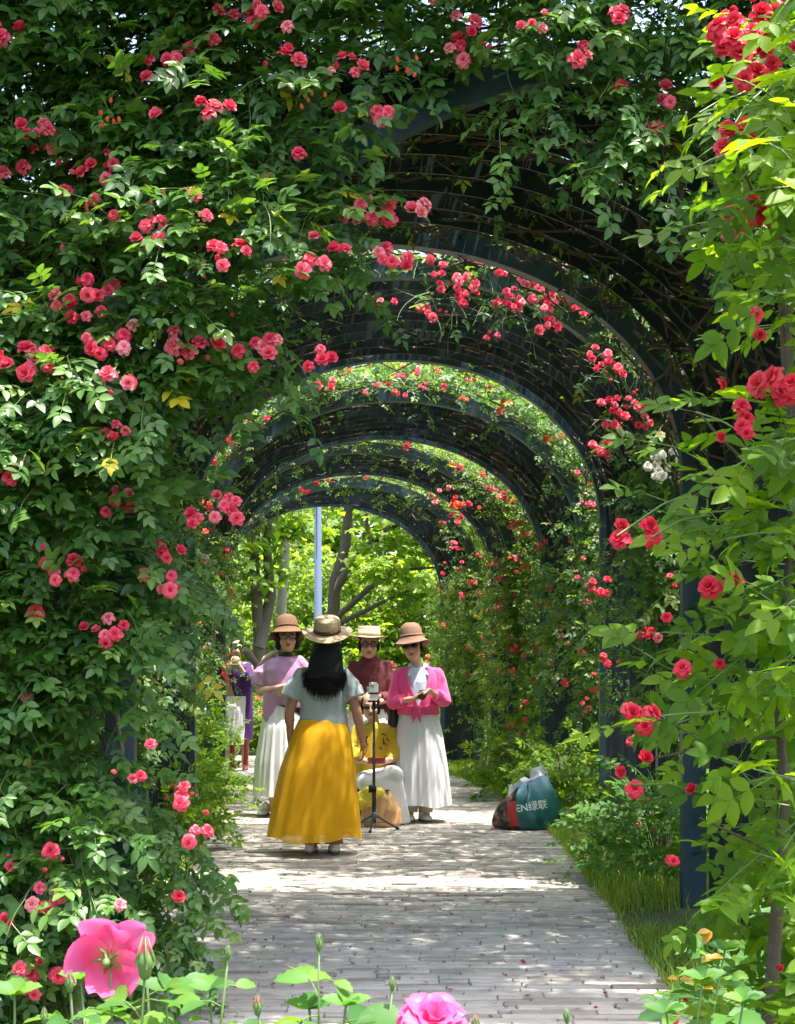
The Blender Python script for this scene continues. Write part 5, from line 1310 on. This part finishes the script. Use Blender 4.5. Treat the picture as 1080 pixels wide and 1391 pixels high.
    for sg in (-1, 1): kn.cap((sg * .13, -.10, 1.0), .02, (-.02, -.15, .99), .02)
    remesh(kn, 'tie_knot', .007, 'pink_knit', card, 2)
    skirt(t, 'skirt', [(.97, .0, 0, .158, .125), (.8, .01, 0, .195, .165), (.5, .02, 0, .235, .21), (.15, .03, 0, .262, .24)], 'white_cloth', 26, .013, seed=29, fold=.02)
    for sg in (-1, 1):
        MB().tube([(sg * .065, 0, .5), (sg * .065 + .005, 0, .25), (sg * .065, 0, .085)], [.075, .068, .062], 16).build('trouser_leg', 'beige_cloth', t)
        shoe(t, (sg * .065 - .01, -.02, 0), .25 * (sg > 0) + .1, 'shoe_white')
    o = MB().ell((0, 0, 0), (.038, .025, .045), nu=18, nv=12).build('hand_purse', 'felt_brown'); o.location = (x0 + .03, Y - .232, 1.10); MB().ell((.012, -.022, .022), (.016, .008, .012)).build('clasp', 'phone_white', o)
    tag(o, 'small brown purse with white clasp held by the woman in pink', 'purse')
    sb = MB(); sb.loft([(.80, 0, 0, .03, .06), (.84, 0, 0, .05, .09), (1.0, 0, 0, .045, .085), (1.04, 0, 0, .02, .05)], 16); sb.tube([(0, -.05, 1.03), (.02, -.02, 1.2), (.06, 0, 1.33)], .008, 6); o = sb.build('shoulder_bag', 'near_black'); o.location = (x0 - .215, Y + .05, .0)
    tag(o, 'dark shoulder bag hanging behind the pink cardigan', 'bag')
woman_pink()

def woman_seated():
    Y = 12.75; x0 = (510 - 540) / F * Y
    t = thing('person', 'seated woman in mustard blouse with black print and white skirt', 'person', (x0, Y, 0), 'people on the path')
    b_ = MB()
    b_.loft([(.34, 0, .10, .17, .14), (.48, 0, .08, .155, .12), (.62, 0, .06, .145, .105), (.76, 0, .04, .15, .095), (.83, 0, .03, .12, .08)], 20)
    b_.cap((-.14, .03, .80), .052, (.14, .03, .80), .052); b_.cap((0, .03, .81), .048, (-.03, .0, .92), .045)
    arm(b_, (-.17, .03, .78), (-.19, -.05, .56), (-.04, -.20, .52)); hand(b_, (-.04, -.20, .52), (.9, -.3, -.1), (0, 0, 1), (0, .3, 1), .5)
    arm(b_, (.17, .03, .78), (.19, -.05, .56), (.07, -.21, .53)); hand(b_, (.07, -.21, .53), (-.9, -.25, -.05), (0, 0, 1), (0, .3, 1), .5)
    for sg in (-1, 1): b_.cap((sg * .09, .06, .38), .08, (sg * .09 + .05, -.26, .37 + .03 * sg), .06); b_.cap((sg * .09 + .05, -.26, .37 + .03 * sg), .058, (sg * .08 + .06, -.25, .06), .036)
    rot, W, c = head_parts(t, b_, (-.045, -.02, 1.0), yaw=.05, pitch=.2, sc=1.0)
    remesh(b_, 'body', .007, 'skin', t); face_parts(t, rot, W, 1.0, 'lens_dark')
    h_ = MB(); h_.ell(W((0, .022, .022)), (.086, .09, .09), rot); h_.ell(W((.07, .01, -.03)), (.022, .045, .05), rot); h_.ell(W((-.07, .01, -.03)), (.022, .045, .05), rot); remesh(h_, 'hair', .009, 'hair_black', t, 3, (.003, 60, 4))
    s_ = MB(); s_.loft([(.36, 0, .07, .195, .17), (.48, 0, .06, .185, .15), (.62, 0, .05, .175, .135), (.74, 0, .04, .178, .12), (.81, 0, .03, .15, .10), (.855, 0, .03, .08, .075)], 28)
    for sg in (-1, 1): s_.cap((sg * .14, .03, .795), .062, (sg * .185, -.03, .62), .066); s_.cyl((sg * .18, -.03, .64), .068, (sg * .15, -.10, .535), .06)
    bl = remesh(s_, 'blouse', .009, 'mustard', t, 3, (.007, 17, 51))
    bvh = BVHTree.FromPolygons([v.co for v in bl.data.vertices], [tuple(p.vertices) for p in bl.data.polygons])
    m_ = MB()
    for (xa, za), (xb, zb) in [((.05, .76), (.10, .74)), ((.07, .73), (.075, .66)), ((.09, .72), (.12, .69)), ((.06, .68), (.10, .66)), ((.03, .64), (.06, .62)), ((-.06, .74), (-.10, .70)), ((-.08, .72), (-.07, .66))]:
        P = []
        for u in (0, .33, .66, 1):
            h2 = bvh.ray_cast(Vector((xa + (xb - xa) * u, -2, za + (zb - za) * u + .01 * math.sin(3 * u))), Vector((0, 1, 0)))
            if h2[0] is not None: P.append(h2[0] + Vector((0, -.001, 0)))
        if len(P) > 2: m_.tube(P, [.002, .007, .006, .002][:len(P)], 5)
    m_.build('flower_print', 'near_black', bl)
    # skirt over the knees, falling to the ground
    k_ = MB(); k_.cap((-.08, .06, .36), .11, (-.05, -.26, .34), .085); k_.cap((.10, .06, .37), .11, (.155, -.26, .42), .085); k_.cap((-.05, -.26, .35), .085, (.155, -.26, .41), .085); k_.cap((-.03, -.1, .36), .10, (.13, -.1, .39), .10)
    k_.loft([(.012, .09, -.28, .215, .12), (.15, .09, -.28, .19, .11), (.32, .075, -.265, .17, .10), (.41, .075, -.255, .15, .085)], 30)
    remesh(k_, 'skirt', .010, 'white_cloth', t, 3, (.006, 11, 61))
    for sg in (-1, 1): shoe(t, (sg * .07 + .07, -.33, 0), 0, 'shoe_white')
    o = MB().box((0, 0, 0), (.075, .006, .038)).build('mobile_phone', 'bag_red'); o.location = (x0 + .015, Y - .285, .545); o.rotation_euler = (R(50), 0, 0); bv = o.modifiers.new('b', 'BEVEL'); bv.width = .004
    tag(o, 'red cased phone in the hands of the seated woman', 'phone')
    st = thing('folding_stool', 'low folding stool under the seated woman', 'stool', (x0, Y + .10, 0))
    MB().box((0, 0, .27), (.17, .14, .012)).build('seat', 'near_black', st)
    for sx in (-1, 1):
        MB().tube([(sx * .15, -.13, 0), (sx * .15, .12, .262)], .009, 8).build('leg', 'metal_blue', st); MB().tube([(sx * .13, .13, 0), (sx * .13, -.12, .262)], .009, 8).build('leg', 'metal_blue', st)
woman_seated()

def person_purple():
    Y = 19.6; x0 = (322 - 540) / F * Y
    t = thing('person', 'person in long purple coat half hidden by roses, hand raised to the face', 'person', (x0, Y, 0), 'people on the path')
    b_ = MB()
    b_.loft([(.85, 0, 0, .16, .12), (1.1, 0, 0, .15, .1), (1.25, 0, 0, .155, .10), (1.38, 0, 0, .15, .09), (1.43, 0, 0, .10, .075)], 20)
    b_.cap((-.14, 0, 1.40), .055, (.14, 0, 1.40), .055); b_.cap((0, .01, 1.41), .05, (0, 0, 1.53), .048)
    arm(b_, (.175, 0, 1.38), (.20, -.12, 1.16), (.06, -.2, 1.40)); hand(b_, (.06, -.2, 1.40), (-.4, .05, 1), (-1, 0, 0), (0, 1, 0), .5)
    arm(b_, (-.175, 0, 1.38), (-.20, -.12, 1.16), (-.06, -.2, 1.40)); hand(b_, (-.06, -.2, 1.40), (.4, .05, 1), (1, 0, 0), (0, 1, 0), .5)
    legs(b_, [(-.08, 0, .88), (.08, 0, .88)], [(-.1, 0, .06), (.10, 0, .06)])
    rot, W, c = head_parts(t, b_, (0, -.02, 1.62), yaw=.2, sc=1.03); remesh(b_, 'body', .008, 'skin', t); face_parts(t, rot, W, 1.03, None)
    h_ = MB(); h_.ell(W((0, .024, .02)), (.09, .094, .1), rot); remesh(h_, 'hair', .01, 'hair_black', t, 3)
    s_ = MB(); s_.loft([(.42, .06, .05, .15, .14), (.8, .05, .03, .16, .14), (1.1, .02, .01, .175, .13), (1.28, 0, 0, .19, .12), (1.39, 0, 0, .165, .10), (1.45, 0, 0, .08, .07)], 28)
    for sg in (-1, 1): s_.cap((sg * .14, 0, 1.395), .062, (sg * .20, -.12, 1.17), .06); s_.cyl((sg * .20, -.12, 1.17), .06, (sg * .11, -.17, 1.32), .055)
    remesh(s_, 'coat', .010, 'purple', t, 3, (.010, 12, 71))
    skirt(t, 'skirt', [(1.0, -.02, -.02, .165, .13), (.8, -.06, -.03, .19, .17), (.36, -.10, -.03, .20, .18)], 'white_cloth', 18, .012, seed=39)
    for sg in (-1, 1):
        MB().tube([(sg * .09 + .02, 0, .5), (sg * .09 + .02, 0, .085)], [.05, .04], 14).build('stocking', 'shoe_red', t); shoe(t, (sg * .09 + .02, -.02, 0), sg * .15, 'shoe_red', 'beige_cloth')
person_purple()

# ------------------------------------------------------------------ tripod, phone and bags
def tripod():
    Y = 12.0; x0 = (508 - 540) / F * Y
    t = thing('phone_tripod', 'thin black tripod with a phone clamp before the seated woman', 'tripod', (x0, Y, 0))
    MB().tube([(0, 0, .06), (0, 0, .34)], .017, 12).build('lower_tube', 'plastic_black', t)
    MB().tube([(0, 0, .33), (0, 0, .72)], .012, 12).build('middle_tube', 'plastic_black', t)
    MB().tube([(0, 0, .71), (0, 0, 1.02)], .009, 12).build('upper_tube', 'plastic_black', t)
    MB().loft([(.09, 0, 0, .022, .022), (.13, 0, 0, .024, .024), (.15, 0, 0, .019, .019)], 14).build('leg_hub', 'metal_blue', t)
    MB().loft([(.32, 0, 0, .022, .022), (.36, 0, 0, .022, .022)], 14).build('lock_collar', 'plastic_black', t)
    MB().box((-.03, 0, .34), (.014, .012, .03)).build('lock_lever', 'plastic_black', t)
    for a_ in (15, 165, 262):
        c_, s_ = math.cos(R(a_)), math.sin(R(a_)); l_ = MB().tube([(.02 * c_, .02 * s_, .12), (.20 * c_, .20 * s_, .012)], [.010, .008], 8).build('leg', 'metal_blue', t)
        MB().ell((.20 * c_, .20 * s_, .012), (.014, .014, .012)).build('rubber_foot', 'plastic_black', l_)
        MB().tube([(0, 0, .065), (.10 * c_, .10 * s_, .066)], .004, 6).build('brace', 'metal_blue', t)
    MB().ell((0, 0, 1.03), (.016, .016, .022)).build('ball_head', 'plastic_black', t)
    cl = MB().box((0, .008, 1.075), (.013, .008, .045)).build('clamp', 'plastic_black', t)
    MB().box((0, -.004, 1.055), (.05, .014, .007)).build('jaw', 'plastic_black', cl); MB().box((0, -.004, 1.12), (.05, .014, .007)).build('jaw', 'plastic_black', cl)
    # the phone, its back turned to the lens
    bm = bmesh.new(); bmesh.ops.create_cube(bm, size=1); bmesh.ops.scale(bm, vec=(.074, .009, .152), verts=bm.verts)
    ed = [e for e in bm.edges if abs((e.verts[0].co - e.verts[1].co).normalized().y) > .9]; bmesh.ops.bevel(bm, geom=ed, offset=.013, segments=5, affect='EDGES')
    me = bpy.data.meshes.new('smartphone'); bm.to_mesh(me); bm.free(); me.materials.append(M('phone_white'))
    p = bpy.data.objects.new('smartphone', me); C.objects.link(p); p.location = (x0, Y - .006, 1.135); p.rotation_euler = (R(-4), 0, 0)
    tag(p, 'white phone clamped upright on the black tripod', 'phone')
    MB().box((-.017, -.0052, .052), (.016, .0012, .019)).build('camera_plate', 'straw_pale', p).data.materials[0] = M('phone_white')
    for dx, dz in ((-.024, .060), (-.012, .044)): MB().tube([(dx, -.006, dz), (dx, -.0082, dz)], .0065, 14).build('camera_lens', 'lens_dark', p)
tripod()

def tote():
    Y = 12.32; x0 = (518 - 540) / F * Y
    t = thing('tote_bag', 'tan handbag with a yellow scarf behind the tripod foot', 'handbag', (x0, Y, 0))
    b_ = MB(); b_.loft([(.0, 0, 0, .14, .07), (.03, 0, 0, .165, .085), (.14, .005, 0, .16, .08), (.24, -.01, 0, .12, .06), (.30, -.02, 0, .085, .04)], 30); remesh(b_, 'body', .008, 'bag_tan', t, 3, (.006, 18, 81))
    MB().tube([(-.10, -.06, .22), (-.15, -.09, .16), (-.17, -.1, .08), (-.165, -.095, .02)], .008, 8).build('strap', 'bag_tan', t)
    s_ = MB(); s_.ell((-.10, -.035, .25), (.10, .06, .085)); s_.ell((-.16, -.045, .21), (.05, .05, .07)); s_.ell((-.03, -.03, .28), (.05, .04, .04)); remesh(s_, 'scarf', .008, 'scarf_yellow', t, 3, (.012, 22, 82))
    MB().ell((.05, -.03, .305), (.022, .02, .008)).build('clasp', 'near_black', t)
tote()

def shopping_bag():
    Y = 12.15; x0 = (712 - 540) / F * Y
    t = thing('shopping_bag', 'bulging teal plastic bag with white lettering at the path edge', 'shopping bag', (x0, Y, 0))
    def shape(th, v):
        """the slumped sack: th round, v up"""
        z = .40 * v; prof = np.interp(v, [0, .06, .25, .5, .75, .92, 1], [.78, .92, 1.0, .97, .84, .66, .55])
        r_ = prof * (1 + .05 * math.sin(3 * th + 4 * v) + .035 * math.sin(7 * th - 6 * v) + .02 * math.sin(13 * th + 9 * v) + .016 * math.sin(9 * th + 17 * v + 2 * math.sin(5 * th)) + .010 * math.sin(23 * th - 21 * v))
        lean = .035 * v; x = .275 * r_ * math.cos(th) + lean; y_ = .20 * r_ * math.sin(th)
        z *= 1 + .12 * math.cos(th + .1) * v + .03 * math.sin(5 * th) * v
        z -= .16 * max(0, -math.cos(th) - .45) * v
        return (x, y_, max(0, z))
    n = 96; nv = 24
    def strip(name, a0, a1, mat, parent, v0=0., v1=1., off=0.):
        m_ = MB(); k = max(2, int(n * (a1 - a0) / 6.283)); V = []
        for j in range(nv):
            v = v0 + (v1 - v0) * j / (nv - 1)
            for i in range(k + 1):
                th = a0 + (a1 - a0) * i / k; th_ = th - .35 * (v - .4) * (1 if name != 'teal_panel' or i in (0,) else max(0, 1 - 3 * i / k))
                p = Vector(shape(th_, v)); p += Vector((math.cos(th_), math.sin(th_) * 1.3, .2)) * off; V.append(p)
        m_.add(V, [(j * (k + 1) + i, j * (k + 1) + i + 1, (j + 1) * (k + 1) + i + 1, (j + 1) * (k + 1) + i) for j in range(nv - 1) for i in range(k)])
        return m_.build(name, mat, parent)
    strip('body', 0, 6.2832, 'bag_black', t, 0, 1, -.004)
    strip('printed_end', 2.7, 4.22, 'bag_print', t); strip('red_panel', 4.12, 4.45, 'bag_red', t, 0.10, .62, .002)
    tp = strip('teal_panel', 4.38, 8.9, 'bag_teal', t, 0, 1, .0035)
    # crumpled clear film standing out of the mouth
    m_ = MB(); V = []; k = 40
    for j in range(7):
        for i in range(k + 1):
            th = 2 * math.pi * i / k; q = Vector(shape(th, 1.0)); u = j / 6
            V.append((q.x * (1 - .2 * u) + .02 * math.sin(5 * th + 4 * u), q.y * (1 - .5 * u), q.z + (.055 * u) * (1 + .5 * math.sin(2.3 * th + 1)) + .012 * math.sin(9 * th) * u))
    m_.add(V, [(j * (k + 1) + i, j * (k + 1) + i + 1, (j + 1) * (k + 1) + i + 1, (j + 1) * (k + 1) + i) for j in range(6) for i in range(k)]); m_.build('film_liner', 'bag_film', t)
    q = [Vector(shape(a_, v)) + Vector((0, -.012, 0)) for a_, v in [(4.62, .95), (4.68, .8), (4.62, .62), (4.50, .55), (4.44, .58)]]; MB().tube(q, .0045, 6).build('drawstring', 'near_black', t)
    # lettering laid on the film
    bvh = BVHTree.FromPolygons([v.co for v in tp.data.vertices], [tuple(p.vertices) for p in tp.data.polygons])
    def words(txt, x, z, size, ang, mat, bv, name):
        cu = bpy.data.curves.new(name, 'FONT'); cu.body = txt; cu.size = size; cu.offset = size * .012; cu.space_character = 1.0
        o = bpy.data.objects.new(name, cu); C.objects.link(o); dg = bpy.context.evaluated_depsgraph_get(); dg.update()
        me = bpy.data.meshes.new_from_object(o.evaluated_get(dg)); bpy.data.objects.remove(o)
        if not len(me.vertices): return
        bm = bmesh.new(); bm.from_mesh(me); bmesh.ops.triangulate(bm, faces=bm.faces); bmesh.ops.subdivide_edges(bm, edges=[e for e in bm.edges if e.calc_length() > .02], cuts=2)
        ca, sa = math.cos(ang), math.sin(ang)
        for v in bm.verts:
            X = x + v.co.x * ca - v.co.y * sa; Z = z + v.co.x * sa + v.co.y * ca; h2 = bv.ray_cast(Vector((X, -3, Z)), Vector((0, 1, 0))); Yh = h2[0].y if h2[0] is not None else -.15
            v.co = (X, Yh - .003, Z)
        bm.to_mesh(me); bm.free(); me.materials.clear(); me.materials.append(M(mat)); link(name, me, None, t)
    words('EN绿联', -.085, .155, .082, .13, 'letter_white', bvh, 'lettering')
shopping_bag()
